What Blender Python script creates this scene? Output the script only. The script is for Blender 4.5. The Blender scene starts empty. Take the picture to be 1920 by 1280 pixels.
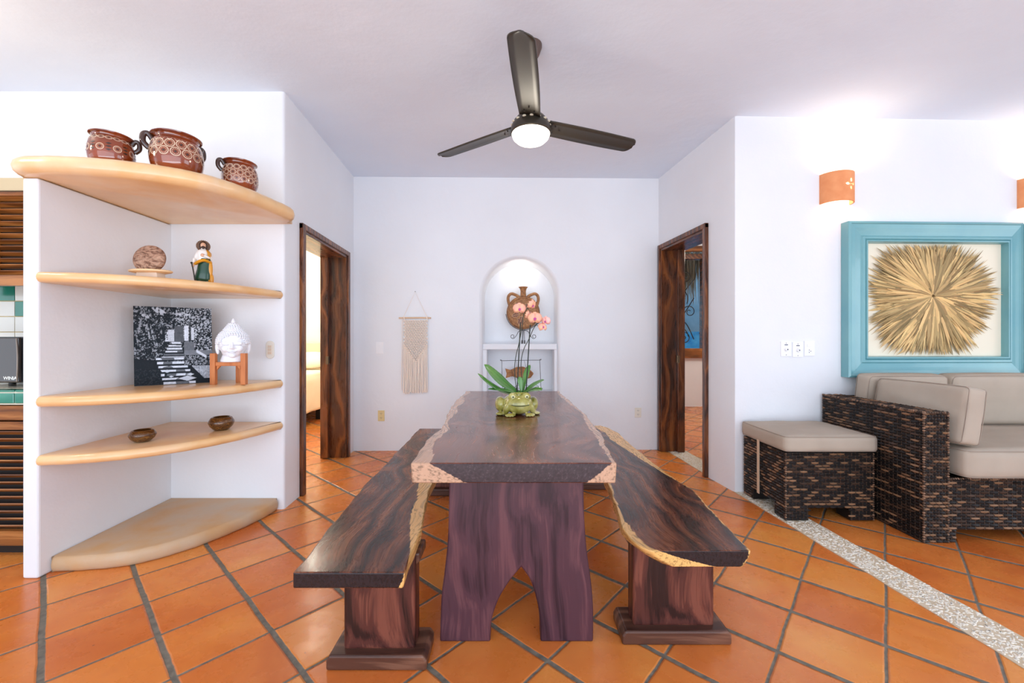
import bpy, bmesh, math, random
import numpy as np
from mathutils import Vector, Matrix, Euler
random.seed(7)
PI = math.pi
SC = bpy.context.scene
COL = SC.collection

# ------------------------------------------------------------------ camera
F = 775.0; HZ = 636.0; CAMZ = 1.2; H = 2.95
cd = bpy.data.cameras.new('camera'); cam = bpy.data.objects.new('camera', cd); COL.objects.link(cam)
cam.location = (0, 0, CAMZ); cam.rotation_euler = (PI/2, 0, 0)
cd.sensor_width = 36; cd.lens = 36*F/1920; cd.shift_y = -(640-HZ)/1920; cd.clip_start = .05; cd.clip_end = 200
SC.camera = cam
# ------------------------------------------------------------------ world, lights, exposure
SC.view_settings.view_transform = 'Standard'; SC.view_settings.look = 'None'
SC.view_settings.gamma = 1; SC.view_settings.exposure = -0.02; SC.view_settings.use_curve_mapping = False
SC.cycles.max_bounces = 10; SC.cycles.diffuse_bounces = 6; SC.cycles.sample_clamp_indirect = 6
SC.cycles.use_denoising = True
w = bpy.data.worlds.new('world'); SC.world = w; w.use_nodes = True
bg = w.node_tree.nodes['Background']; bg.inputs[0].default_value = (.62, .80, 1, 1); bg.inputs[1].default_value = 1.0

def area(name, loc, rot, sx, sy, power, col):
    l = bpy.data.lights.new(name, 'AREA'); l.shape = 'RECTANGLE'; l.size = sx; l.size_y = sy; l.energy = power; l.color = col
    o = bpy.data.objects.new(name, l); COL.objects.link(o); o.location = loc; o.rotation_euler = rot
    return o
def point(name, loc, power, col, r=.05):
    l = bpy.data.lights.new(name, 'POINT'); l.energy = power; l.color = col; l.shadow_soft_size = r
    o = bpy.data.objects.new(name, l); COL.objects.link(o); o.location = loc
    return o
# daylight through the open terrace side behind the camera
area('terrace_daylight', (.3, -2.55, 1.55), (PI/2, 0, 0), 9.0, 2.4, 150, (.83, .90, 1.0))
# added fill light aimed upward to brighten the ceiling
area('ceiling_fill_light', (.3, -2.3, .25), (PI*.83, 0, 0), 9.0, 1.2, 200, (.80, .90, 1.0))
# fill lights added at both side walls, then lamps of the rooms beyond
area('right_fill_light', (6.92, .6, 1.5), (0, PI/2, 0), 2.0, 3.2, 56, (.84, .92, 1.0))
area('left_fill_light', (-5.92, .4, 1.5), (0, -PI/2, 0), 2.0, 3.0, 18, (.92, .94, 1.0))
point('bedroom_lamp', (-4.3, 5.6, 2.3), 95, (1, .90, .74), .15)
point('bedroom_bedside_lamp', (-2.5, 5.0, 2.4), 40, (1, .90, .74), .15)
point('study_lamp', (3.6, 5.2, 2.5), 70, (1, .90, .76), .15)
point('kitchen_fill_light', (-3.1, 1.6, 2.5), 22, (1, .86, .66), .1)  # unseen warm point light that brightens the kitchen cabinets

sl = bpy.data.lights.new('sun', 'SUN'); sl.energy = 3.2; sl.angle = .01; sl.color = (1, .96, .9)
so_ = bpy.data.objects.new('sun', sl); COL.objects.link(so_); so_.rotation_euler = (math.radians(-24), math.radians(10), 0)
# ------------------------------------------------------------------ mesh builder
class MB:
    def __init__(s): s.v = []; s.f = []; s.m = []; s.c = {}; s.mi = 0; s.col = None
    def V(s, p):
        s.v.append((p[0], p[1], p[2]))
        if s.col is not None: s.c[len(s.v)-1] = s.col
        return len(s.v)-1
    def Fc(s, idx): s.f.append(tuple(idx)); s.m.append(s.mi)
    def box(s, x0, x1, y0, y1, z0, z1, M=None):
        P = [(x, y, z) for z in (z0, z1) for y in (y0, y1) for x in (x0, x1)]
        if M is not None: P = [M @ Vector(p) for p in P]
        i = [s.V(p) for p in P]
        for q in ((0,2,3,1), (4,5,7,6), (0,1,5,4), (2,6,7,3), (0,4,6,2), (1,3,7,5)): s.Fc([i[k] for k in q])
    def lathe(s, prof, seg=32, c=(0,0,0), M=None, a0=0, a1=2*PI, sx=1, sy=1):
        full = abs(a1-a0-2*PI) < 1e-6
        n = seg if full else seg+1
        R = []
        for (r, z) in prof:
            row = []
            for k in range(n):
                a = a0+(a1-a0)*k/seg
                p = Vector((r*math.cos(a)*sx, r*math.sin(a)*sy, z))
                if M is not None: p = M @ p
                row.append(s.V((p[0]+c[0], p[1]+c[1], p[2]+c[2])))
            R.append(row)
        for j in range(len(R)-1):
            for k in range(seg):
                k2 = (k+1) % n
                s.Fc((R[j][k], R[j][k2], R[j+1][k2], R[j+1][k]))
        return R
    def ell(s, c, r, rot=None, nu=20, nv=12):
        if isinstance(r, (int, float)): r = (r, r, r)
        M = Euler(rot).to_matrix() if rot else Matrix.Identity(3)
        c = Vector(c)
        top = s.V(c + M @ Vector((0, 0, r[2]))); bot = s.V(c - M @ Vector((0, 0, r[2])))
        rows = []
        for j in range(1, nv):
            t = PI*j/nv; row = []
            for k in range(nu):
                a = 2*PI*k/nu
                row.append(s.V(c + M @ Vector((r[0]*math.sin(t)*math.cos(a), r[1]*math.sin(t)*math.sin(a), r[2]*math.cos(t)))))
            rows.append(row)
        for k in range(nu):
            k2 = (k+1) % nu
            s.Fc((top, rows[0][k], rows[0][k2])); s.Fc((bot, rows[-1][k2], rows[-1][k]))
            for j in range(len(rows)-1): s.Fc((rows[j][k], rows[j+1][k], rows[j+1][k2], rows[j][k2]))
    def tube(s, pts, rad, seg=8, closed=False, flat=1.0):
        P = [Vector(p) for p in pts]; n = len(P)
        if isinstance(rad, (int, float)): rad = [rad]*n
        up = None; rows = []
        for i in range(n):
            if closed: t = P[(i+1) % n]-P[i-1]
            else: t = P[min(i+1, n-1)]-P[max(i-1, 0)]
            if t.length < 1e-9: t = Vector((0, 0, 1))
            t.normalize()
            if up is None:
                up = Vector((0, 0, 1)) if abs(t.z) < .9 else Vector((0, 1, 0))
            a = t.cross(up)
            if a.length < 1e-6: a = t.orthogonal()
            a.normalize(); b = a.cross(t).normalized(); up = b
            rows.append([s.V(P[i] + rad[i]*(math.cos(2*PI*k/seg)*a + flat*math.sin(2*PI*k/seg)*b)) for k in range(seg)])
        m = n if closed else n-1
        for i in range(m):
            r0 = rows[i]; r1 = rows[(i+1) % n]
            for k in range(seg): s.Fc((r0[k], r0[(k+1) % seg], r1[(k+1) % seg], r1[k]))
        if not closed:
            s.Fc(rows[0][::-1]); s.Fc(rows[-1])
    def prism(s, out, fn0, fn1):
        """closed outline -> two caps and sides; fn0/fn1 place a 2D point on either cap"""
        a = [s.V(fn0(p)) for p in out]; b = [s.V(fn1(p)) for p in out]; n = len(out)
        s.Fc(a[::-1]); s.Fc(b)
        for i in range(n): j = (i+1) % n; s.Fc((a[i], a[j], b[j], b[i]))
    def quad(s, a, b, c, d): s.Fc([s.V(p) for p in (a, b, c, d)])
    def grid(s, fn, nu, nv):
        I = [[s.V(fn(i/nu, j/nv)) for i in range(nu+1)] for j in range(nv+1)]
        for j in range(nv):
            for i in range(nu): s.Fc((I[j][i], I[j][i+1], I[j+1][i+1], I[j+1][i]))
        return I

def build(name, mb, mats, parent=None, smooth=True, bevel=0, bseg=3, off=None, world=True, solid=0, sub=0, fixn=True, angle=40):
    if not isinstance(mats, (list, tuple)): mats = [mats]
    if off is None:
        off = Vector((0, 0, 0))
        if parent is not None and world:
            p = parent
            while p is not None: off = off + p.location; p = p.parent
    else: off = Vector(off)
    me = bpy.data.meshes.new(name)
    me.from_pydata([(x-off[0], y-off[1], z-off[2]) for x, y, z in mb.v], [], mb.f)
    for m in mats: me.materials.append(m)
    me.polygons.foreach_set('material_index', mb.m)
    if mb.c:
        ca = me.color_attributes.new('Col', 'FLOAT_COLOR', 'POINT')
        arr = np.ones((len(mb.v), 4), dtype=np.float32)*.5; arr[:, 3] = 1
        for i, c in mb.c.items(): arr[i, :3] = c[:3]
        ca.data.foreach_set('color', arr.ravel())
    if fixn:
        bm = bmesh.new(); bm.from_mesh(me); bmesh.ops.recalc_face_normals(bm, faces=bm.faces); bm.to_mesh(me); bm.free()
    if smooth:
        me.polygons.foreach_set('use_smooth', [True]*len(me.polygons))
        if smooth != 'all': me.set_sharp_from_angle(angle=math.radians(angle))
    me.update()
    o = bpy.data.objects.new(name, me); COL.objects.link(o)
    if parent is not None: o.parent = parent
    if solid:
        m = o.modifiers.new('solid', 'SOLIDIFY'); m.thickness = solid; m.offset = 0
    if bevel:
        m = o.modifiers.new('bevel', 'BEVEL'); m.width = bevel; m.segments = bseg; m.limit_method = 'ANGLE'; m.angle_limit = math.radians(50); m.harden_normals = False
    if sub:
        m = o.modifiers.new('sub', 'SUBSURF'); m.levels = sub; m.render_levels = sub
    return o
def remesh(o, vox, it=4):
    m = o.modifiers.new('remesh', 'REMESH'); m.mode = 'VOXEL'; m.voxel_size = vox; m.use_smooth_shade = True
    m = o.modifiers.new('smooth', 'SMOOTH'); m.iterations = it; m.factor = .5
def thing(name, label, cat, loc=(0, 0, 0), rz=0, group=None):
    o = bpy.data.objects.new(name, None); o.empty_display_size = .1; COL.objects.link(o)
    o.location = loc; o.rotation_euler = (0, 0, rz); tag(o, label, cat, group); return o
def tag(o, label, cat, group=None, kind=None):
    o['label'] = label; o['category'] = cat
    if group: o['group'] = group
    if kind: o['kind'] = kind
    return o
def struct(name, mb, m, **k):
    o = build(name, mb, m, **k); o['kind'] = 'structure'; return o
def catmull(P, n=8, closed=False):
    P = [Vector(p) for p in P]; out = []; N = len(P)
    rng = range(N) if closed else range(N-1)
    for i in rng:
        if closed: p0, p1, p2, p3 = P[i-1], P[i], P[(i+1) % N], P[(i+2) % N]
        else: p0, p1, p2, p3 = P[max(i-1, 0)], P[i], P[i+1], P[min(i+2, N-1)]
        for k in range(n):
            t = k/n
            out.append(.5*((2*p1)+(p2-p0)*t+(2*p0-5*p1+4*p2-p3)*t*t+(3*p1-p0-3*p2+p3)*t**3))
    if not closed: out.append(P[-1])
    return out

# ------------------------------------------------------------------ materials
def lin(c):
    return tuple(((x/255)/12.92 if x/255 <= .04045 else ((x/255+.055)/1.055)**2.4) for x in c)+(1,)
class NT:
    def __init__(s, name):
        s.m = bpy.data.materials.new(name); s.m.use_nodes = True; s.t = s.m.node_tree
        s.b = s.t.nodes['Principled BSDF']; s._tc = None
    def n(s, typ, **kw):
        nd = s.t.nodes.new(typ)
        for k, v in kw.items(): setattr(nd, k, v)
        return nd
    def L(s, a, b): s.t.links.new(a, b)
    def tc(s, which='Object'):
        if s._tc is None: s._tc = s.n('ShaderNodeTexCoord')
        return s._tc.outputs[which]
    def math(s, op, a, b=None, c=None):
        nd = s.n('ShaderNodeMath', operation=op)
        for i, x in enumerate((a, b, c)):
            if x is None: continue
            if isinstance(x, (int, float)): nd.inputs[i].default_value = x
            else: s.L(x, nd.inputs[i])
        return nd.outputs[0]
    def noise(s, scale=5, detail=3, vec=None, sc=None, rough=.5, dist=0):
        v = vec if vec is not None else s.tc()
        if sc is not None:
            mp = s.n('ShaderNodeMapping'); s.L(v, mp.inputs[0]); mp.inputs['Scale'].default_value = sc; v = mp.outputs[0]
        nd = s.n('ShaderNodeTexNoise'); s.L(v, nd.inputs['Vector']); nd.inputs['Scale'].default_value = scale
        nd.inputs['Detail'].default_value = detail; nd.inputs['Roughness'].default_value = rough; nd.inputs['Distortion'].default_value = dist
        return nd
    def ramp(s, fac, stops, interp='LINEAR'):
        nd = s.n('ShaderNodeValToRGB'); s.L(fac, nd.inputs[0]); nd.color_ramp.interpolation = interp
        e = nd.color_ramp.elements
        while len(e) < len(stops): e.new(.5)
        for i, (p, c) in enumerate(stops): e[i].position = p; e[i].color = c if len(c) == 4 else tuple(c)+(1,)
        return nd.outputs[0]
    def mix(s, fac, a, b, mode='MIX'):
        nd = s.n('ShaderNodeMix', data_type='RGBA', blend_type=mode)
        for x, i in ((fac, 0), (a, 6), (b, 7)):
            if isinstance(x, (int, float)): nd.inputs[i].default_value = x
            elif isinstance(x, tuple): nd.inputs[i].default_value = x
            else: s.L(x, nd.inputs[i])
        return nd.outputs[2]
    def bump(s, h, strength=.3, dist=.01, prev=None):
        nd = s.n('ShaderNodeBump'); nd.inputs['Strength'].default_value = strength; nd.inputs['Distance'].default_value = dist
        s.L(h, nd.inputs['Height'])
        if prev is not None: s.L(prev, nd.inputs['Normal'])
        s.L(nd.outputs[0], s.b.inputs['Normal']); return nd.outputs[0]
    def base(s, c):
        if isinstance(c, tuple): s.b.inputs['Base Color'].default_value = c
        else: s.L(c, s.b.inputs['Base Color'])
        return s
    def rough(s, r):
        if isinstance(r, (int, float)): s.b.inputs['Roughness'].default_value = r
        else: s.L(r, s.b.inputs['Roughness'])
        return s

def M(name, rgb, rough=.5, metal=0, rgb2=None, nscale=8, nsc=None, bump=0, bscale=60, coat=0, spec=.5, detail=4, bdist=.003):
    t = NT(name); c = lin(rgb)
    if rgb2 is not None:
        nz = t.noise(nscale, detail, sc=nsc)
        c = t.ramp(nz.outputs[0], [(.32, lin(rgb)), (.68, lin(rgb2))])
    t.base(c); t.rough(rough); t.b.inputs['Metallic'].default_value = metal
    t.b.inputs['Coat Weight'].default_value = coat; t.b.inputs['Coat Roughness'].default_value = .08
    t.b.inputs['Specular IOR Level'].default_value = spec
    if bump: t.bump(t.noise(bscale, 4).outputs[0], bump, bdist)
    return t.m
def EM(name, rgb, strength):
    t = NT(name); t.base(lin(rgb)); t.b.inputs['Emission Color'].default_value = lin(rgb); t.b.inputs['Emission Strength'].default_value = strength
    return t.m
def VC(name, rough=.6, bump=0, bscale=200, nsc=None, spec=.5, mul=None, coat=0):
    t = NT(name); a = t.n('ShaderNodeVertexColor', layer_name='Col'); c = a.outputs[0]
    if mul:
        nz = t.noise(mul[0], 3, sc=nsc); c = t.mix(1.0, c, t.ramp(nz.outputs[0], [(.3, (mul[1],)*3), (.7, (1, 1, 1))]), 'MULTIPLY')
    t.base(c); t.rough(rough); t.b.inputs['Specular IOR Level'].default_value = spec; t.b.inputs['Coat Weight'].default_value = coat
    if bump: t.bump(t.noise(bscale, 3, sc=nsc).outputs[0], bump, .002)
    return t.m

def plaster(name, rgb, rgb2=None, b=.25):
    t = NT(name); nz = t.noise(1.3, 4)
    t.base(t.ramp(nz.outputs[0], [(.35, lin(rgb)), (.65, lin(rgb2 or rgb))])); t.rough(.75)
    t.b.inputs['Specular IOR Level'].default_value = .25
    p = t.bump(t.noise(5, 5).outputs[0], b, .02); t.bump(t.noise(70, 3).outputs[0], .12, .003, p)
    return t.m
WALL = plaster('white_plaster', (228, 230, 234), (232, 234, 238))
CEIL = plaster('ceiling_plaster', (221, 231, 244), (225, 235, 247), .35)
CREAM = plaster('cream_plaster', (238, 230, 214), (242, 234, 220))

# terracotta floor
TH = .839912; TA = .315288; TB = .313549; OX = -2.109853; OY = 1.858175
def floor_mat():
    t = NT('terracotta_tiles'); g = t.n('ShaderNodeNewGeometry'); sp = t.n('ShaderNodeSeparateXYZ'); t.L(g.outputs['Position'], sp.inputs[0])
    P = g.outputs['Position']
    w1 = t.math('MULTIPLY', t.math('SUBTRACT', t.noise(3.0, 3, vec=P).outputs[0], .5), .016)
    w2 = t.math('MULTIPLY', t.math('SUBTRACT', t.noise(22, 2, vec=P).outputs[0], .5), .004)
    wob = t.math('ADD', w1, w2)
    x = t.math('SUBTRACT', sp.outputs[0], OX); y = t.math('SUBTRACT', sp.outputs[1], OY)
    c, s_ = math.cos(TH), math.sin(TH)
    a = t.math('DIVIDE', t.math('ADD', t.math('ADD', t.math('MULTIPLY', x, c), t.math('MULTIPLY', y, s_)), wob), TA)
    b = t.math('DIVIDE', t.math('ADD', t.math('SUBTRACT', t.math('MULTIPLY', y, c), t.math('MULTIPLY', x, s_)), wob), TB)
    fa = t.math('FRACT', t.math('ADD', a, 100)); fb = t.math('FRACT', t.math('ADD', b, 100))
    da = t.math('MULTIPLY', t.math('MINIMUM', fa, t.math('SUBTRACT', 1, fa)), TA)
    db = t.math('MULTIPLY', t.math('MINIMUM', fb, t.math('SUBTRACT', 1, fb)), TB)
    ea = t.math('SUBTRACT', da, .0095); eb = t.math('SUBTRACT', db, .0045)
    e = t.math('SMOOTH_MIN', ea, eb, .006)            # distance inside the tile from the joint
    mr = t.n('ShaderNodeMapRange', interpolation_type='SMOOTHSTEP'); t.L(e, mr.inputs[0]); mr.inputs[1].default_value = -.001; mr.inputs[2].default_value = .002
    tile = mr.outputs[0]
    cv = t.n('ShaderNodeCombineXYZ'); t.L(t.math('FLOOR', a), cv.inputs[0]); t.L(t.math('FLOOR', b), cv.inputs[1])
    wn = t.n('ShaderNodeTexWhiteNoise', noise_dimensions='2D'); t.L(cv.outputs[0], wn.inputs[0])
    ad = t.n('ShaderNodeVectorMath', operation='MULTIPLY_ADD'); t.L(wn.outputs[1], ad.inputs[0]); ad.inputs[1].default_value = (7, 7, 7); t.L(P, ad.inputs[2])
    n1 = t.noise(2.6, 4, vec=ad.outputs[0], rough=.6, dist=.6)
    n2 = t.noise(9, 5, vec=ad.outputs[0], rough=.6)
    f = t.math('ADD', t.math('MULTIPLY', n1.outputs[0], .75), t.math('MULTIPLY', wn.outputs[0], .30))
    col = t.ramp(f, [(.24, lin((190, 94, 36))), (.42, lin((208, 114, 48))), (.60, lin((222, 134, 60))), (.82, lin((228, 154, 72)))])
    col = t.mix(t.math('MULTIPLY', n2.outputs[0], .22), col, lin((200, 116, 72)))
    # pits and specks
    vo = t.n('ShaderNodeTexVoronoi'); t.L(P, vo.inputs['Vector']); vo.inputs['Scale'].default_value = 9
    sk = t.math('LESS_THAN', vo.outputs['Distance'], .035)
    col = t.mix(t.math('MULTIPLY', sk, .7), col, lin((120, 52, 24)))
    gcol = t.ramp(t.noise(40, 4, vec=P).outputs[0], [(.3, lin((92, 86, 76))), (.7, lin((128, 120, 106)))])
    t.base(t.mix(tile, gcol, col))
    r = t.ramp(n2.outputs[0], [(.3, (.20,)*3), (.7, (.36,)*3)])
    t.rough(t.mix(tile, (.8, .8, .8, 1), r))
    mr2 = t.n('ShaderNodeMapRange', interpolation_type='SMOOTHSTEP'); t.L(e, mr2.inputs[0]); mr2.inputs[1].default_value = -.003; mr2.inputs[2].default_value = .007
    p = t.bump(mr2.outputs[0], .9, .004); t.bump(n2.outputs[0], .12, .01, p)
    return t.m
FLOOR = floor_mat()

def wood(name, dark, mid, light, sap=None, axis='Y', gs=1.0, rough=.3, coat=.35, use_sap=False, swirl=.12, streak=None, endg=None, spec=.35):
    t = NT(name); v = t.tc()
    k = {'X': (1.2, 14, 14), 'Y': (14, 1.2, 14), 'Z': (14, 14, 1.2)}[axis]
    low = t.noise(1.3*gs, 2, vec=v)
    ad = t.n('ShaderNodeVectorMath', operation='MULTIPLY_ADD'); t.L(low.outputs[1], ad.inputs[0]); ad.inputs[1].default_value = (swirl*4,)*3; t.L(v, ad.inputs[2])
    kk = tuple(1.0 if q > 5 else .16 for q in k)
    mp = t.n('ShaderNodeMapping'); t.L(ad.outputs[0], mp.inputs[0]); mp.inputs['Scale'].default_value = kk
    wv = t.n('ShaderNodeTexWave', wave_type='RINGS', rings_direction={'X': 'X', 'Y': 'Y', 'Z': 'Z'}[axis]); t.L(mp.outputs[0], wv.inputs['Vector'])
    wv.inputs['Scale'].default_value = 5.5*gs; wv.inputs['Distortion'].default_value = 7; wv.inputs['Detail'].default_value = 3; wv.inputs['Detail Scale'].default_value = 1.2; wv.inputs['Detail Roughness'].default_value = .55
    n1 = t.noise(1.0*gs, 4, vec=ad.outputs[0], sc=tuple(q*.35 if q > 5 else q*.5 for q in k), rough=.5)
    fk = tuple(q*7 if q > 5 else q*1.6 for q in k)
    n2 = t.noise(1.0*gs, 4, vec=ad.outputs[0], sc=fk, rough=.6)
    f = t.math('ADD', t.math('ADD', t.math('MULTIPLY', wv.outputs['Fac'], .24), t.math('MULTIPLY', n1.outputs[0], .46)), t.math('MULTIPLY', n2.outputs[0], .34))
    col = t.ramp(f, [(.38, lin(dark)), (.50, lin(mid)), (.57, lin(mid if streak is None else streak)), (.68, lin(light))])
    if use_sap:
        vc = t.n('ShaderNodeVertexColor', layer_name='Col'); sp = t.n('ShaderNodeSeparateColor'); t.L(vc.outputs[0], sp.inputs[0])
        e = t.math('ADD', sp.outputs[0], t.math('MULTIPLY', t.math('SUBTRACT', n2.outputs[0], .5), .35))
        mr = t.n('ShaderNodeMapRange', interpolation_type='SMOOTHSTEP'); t.L(e, mr.inputs[0]); mr.inputs[1].default_value = .46; mr.inputs[2].default_value = .54
        sc2 = t.ramp(n2.outputs[0], [(.36, lin(tuple(int(q*.72) for q in sap))), (.5, lin(sap))])
        col = t.mix(mr.outputs[0], col, sc2)
    if endg is not None:
        sn = t.n('ShaderNodeSeparateXYZ'); t.L(t.tc('Normal'), sn.inputs[0])
        ef = t.math('GREATER_THAN', t.math('ABSOLUTE', sn.outputs[1]), .8)
        if use_sap: ef = t.math('MULTIPLY', ef, t.math('SUBTRACT', 1, mr.outputs[0]))
        col = t.mix(ef, col, t.ramp(n2.outputs[0], [(.35, lin(tuple(int(q*.7) for q in endg))), (.65, lin(endg))]))
    t.base(col); t.rough(t.ramp(n2.outputs[0], [(.3, (rough*.8,)*3), (.7, (rough*1.2,)*3)]))
    t.b.inputs['Coat Weight'].default_value = coat; t.b.inputs['Coat Roughness'].default_value = .12; t.b.inputs['Specular IOR Level'].default_value = spec
    t.bump(n2.outputs[0], .06, .002)
    return t.m
W_TABLE = wood('rosewood_table_top', (70, 34, 23), (108, 60, 42), (132, 80, 58), (188, 148, 120), 'Y', use_sap=True, rough=.24, coat=.22, endg=(58, 44, 50))
W_BENCH = wood('rosewood_bench_top', (38, 17, 10), (84, 43, 26), (128, 74, 44), (222, 172, 104), 'Y', use_sap=True, rough=.28, coat=.12, endg=(38, 28, 32))
W_LEG = wood('purple_rosewood', (48, 26, 36), (74, 44, 54), (98, 60, 66), None, 'Z', rough=.4, coat=.15, swirl=.05, gs=1.1)
W_LEG2 = wood('red_rosewood', (38, 17, 16), (80, 40, 34), (118, 66, 52), None, 'Z', rough=.38, coat=.2, swirl=.05, gs=1.3)
W_FOOT = wood('brown_rosewood', (54, 30, 22), (82, 50, 38), (116, 78, 60), None, 'X', rough=.4, coat=.2, swirl=.04)
W_DOOR = wood('dark_door_wood', (52, 26, 14), (94, 50, 24), (134, 78, 36), None, 'Z', rough=.3, coat=.3, swirl=.05)
W_DOORH = wood('dark_door_wood_lintel', (52, 26, 14), (94, 50, 24), (134, 78, 36), None, 'Y', rough=.3, coat=.4, swirl=.05)
W_CAB = wood('stained_cabinet_wood', (96, 54, 22), (140, 84, 36), (176, 116, 60), None, 'X', rough=.4, coat=.3, swirl=.03)
W_STAND = M('orange_stand_wood', (206, 128, 72), .45, rgb2=(186, 106, 56), nscale=6, nsc=(8, 8, 1))
W_BOWL = wood('mottled_bowl_wood', (60, 34, 14), (92, 56, 24), (128, 84, 34), None, 'X', gs=5, rough=.25, coat=.6)
SHELF = (lambda t: (t.base(t.mix(t.ramp(t.noise(3.2, 5, dist=.8).outputs[0], [(.50, (0, 0, 0)), (.72, (.55,)*3)]), t.ramp(t.noise(5, 4).outputs[0], [(.35, lin((226, 178, 122))), (.65, lin((236, 194, 140)))]), lin((234, 212, 184)))),
        t.rough(.3), t.b.inputs['Coat Weight'].__setattr__('default_value', .3), t.bump(t.noise(9, 4).outputs[0], .12, .01))and t.m)(NT('polished_ochre_plaster'))
SLAB = M('weathered_ochre_cement', (196, 154, 106), .5, rgb2=(190, 170, 146), nscale=5, bump=.25, bscale=14, detail=6, bdist=.01)
BLACKISH = M('dark_brown_void', (34, 22, 16), .8)
TAUPE = (lambda t: (t.base(t.ramp(t.noise(4, 4).outputs[0], [(.3, lin((170, 156, 140))), (.7, lin((180, 166, 150)))])), t.rough(.85), t.bump(t.noise(420, 2).outputs[0], .25, .001)) and t.m)(NT('taupe_canvas_fabric'))
TAUPE_SEAM = M('taupe_piping', (158, 142, 128), .85)
FANM = M('dark_bronze_metal', (56, 50, 42), .32, metal=.25)
FANB = M('dark_bronze_blade', (50, 45, 37), .42, spec=.6)
PWHITE = M('white_plastic', (240, 240, 242), .35)
PGREY = M('grey_plastic_detail', (96, 100, 112), .5)
PIVORY = M('ivory_plastic', (226, 206, 150), .4)
IRON = M('black_iron_wire', (52, 40, 36), .5, metal=.3)

# ================================================================== STRUCTURE
mb = MB(); mb.box(-6.2, 7.2, -2.7, 8.2, -.1, 0); fl = struct('floor', mb, FLOOR, smooth=False)
mb = MB(); mb.box(-6.2, 7.2, -2.7, 8.2, H, H+.12); struct('ceiling', mb, CEIL, smooth=False)

# wall lines of the dining alcove
LA, LB = Vector((-1.61, 2.92, 0)), Vector((-1.705, 4.45, 0))
RA, RB = Vector((1.748, 3.24, 0)), Vector((1.597, 4.50, 0))
def wall_with_door(name, A, B, n, th, y0, y1, ztop, mat=WALL):
    """wall face A->B, thickness th along n, opening between Y=y0..y1"""
    mb = MB()
    def at(y): return A+(B-A)*((y-A.y)/(B.y-A.y))
    def seg(ya, yb, za, zb):
        a, b = at(ya), at(yb); out = [(a.x, a.y), (b.x, b.y), (b.x+n[0]*th, b.y+n[1]*th), (a.x+n[0]*th, a.y+n[1]*th)]
        mb.prism(out, lambda p: (p[0], p[1], za), lambda p: (p[0], p[1], zb))
    seg(A.y+.20, y0, 0, H) if A.y+.2 < y0 else None; seg(y1, B.y+.05, 0, H); seg(y0, y1, ztop, H)
    return struct(name, mb, mat, smooth=False), at
LD = (3.19, 4.22, 2.06); RD = (3.617, 4.446, 2.18)
_, atL = wall_with_door('wall_alcove_left', LA, LB, (-1, 0), .235, *LD)
_, atR = wall_with_door('wall_alcove_right', RA, RB, (1, 0), .225, *RD)
# left front wall (behind the shelves and the kitchen)
mb = MB(); mb.prism([(-6.1, 2.92), (-1.628, 2.92), (-1.619, 2.923), (-1.6125, 2.93), (-1.6105, 2.942), (-1.6225, 3.12), (-6.1, 3.12)], lambda p: (p[0], p[1], 0), lambda p: (p[0], p[1], H)); struct('wall_left_front', mb, WALL, smooth=True)
# right front wall
mb = MB(); out = [(1.762, 3.2404), (6.9, 3.40), (6.9, 3.60), (1.724, 3.44), (1.7462, 3.255), (1.750, 3.244)]
mb.prism(out, lambda p: (p[0], p[1], 0), lambda p: (p[0], p[1], H)); struct('wall_right_front', mb, WALL, smooth=True)
def RY(x): return 3.24+(x-1.748)*(.16/5.152)   # Y of the right wall's face
# outer shells; their unseen windows are added to go with the side fill lights
for nm, xa, xb, ya, yb2, wn in (('wall_left', -6.2, -6.0, -1.15, 1.95, 'added_window_left'), ('wall_right', 7.0, 7.2, -1.05, 2.25, 'added_window_right')):
    mb = MB(); mb.box(xa, xb, -2.7, ya, 0, H); mb.box(xa, xb, yb2, 8.2, 0, H); mb.box(xa, xb, ya, yb2, 0, .45); mb.box(xa, xb, ya, yb2, 2.55, H); struct(nm, mb, WALL, smooth=False)
    mb = MB()
    for q in (ya, (ya+yb2)/2-.03, yb2-.06): mb.box(xa+.03, xb-.03, q, q+.06, .45, 2.55)
    mb.box(xa+.03, xb-.03, ya, yb2, .45, .52); mb.box(xa+.03, xb-.03, ya, yb2, 2.48, 2.55); struct(wn, mb, W_DOOR, smooth=False)
mb = MB(); mb.box(-6.2, -1.9, 6.95, 7.15, 0, H); struct('wall_bedroom_back', mb, CREAM, smooth=False)
mb = MB(); mb.box(-1.95, -1.80, 4.30, 7.15, 0, H); struct('wall_bedroom_side', mb, CREAM, smooth=False)
mb = MB(); mb.box(1.70, 1.85, 4.93, 7.5, 0, H); struct('wall_study_side', mb, WALL, smooth=False)
# study back wall with window opening
WX0, WX1, WZ0, WZ1, WY = 2.75, 4.05, 1.02, 2.72, 7.38
mb = MB()
mb.box(1.78, WX0, WY, WY+.2, 0, H); mb.box(WX1, 7.2, WY, WY+.2, 0, H); mb.box(WX0, WX1, WY, WY+.2, 0, WZ0); mb.box(WX0, WX1, WY, WY+.2, WZ1+.12, H)
struct('wall_study_back', mb, WALL, smooth=False)

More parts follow.
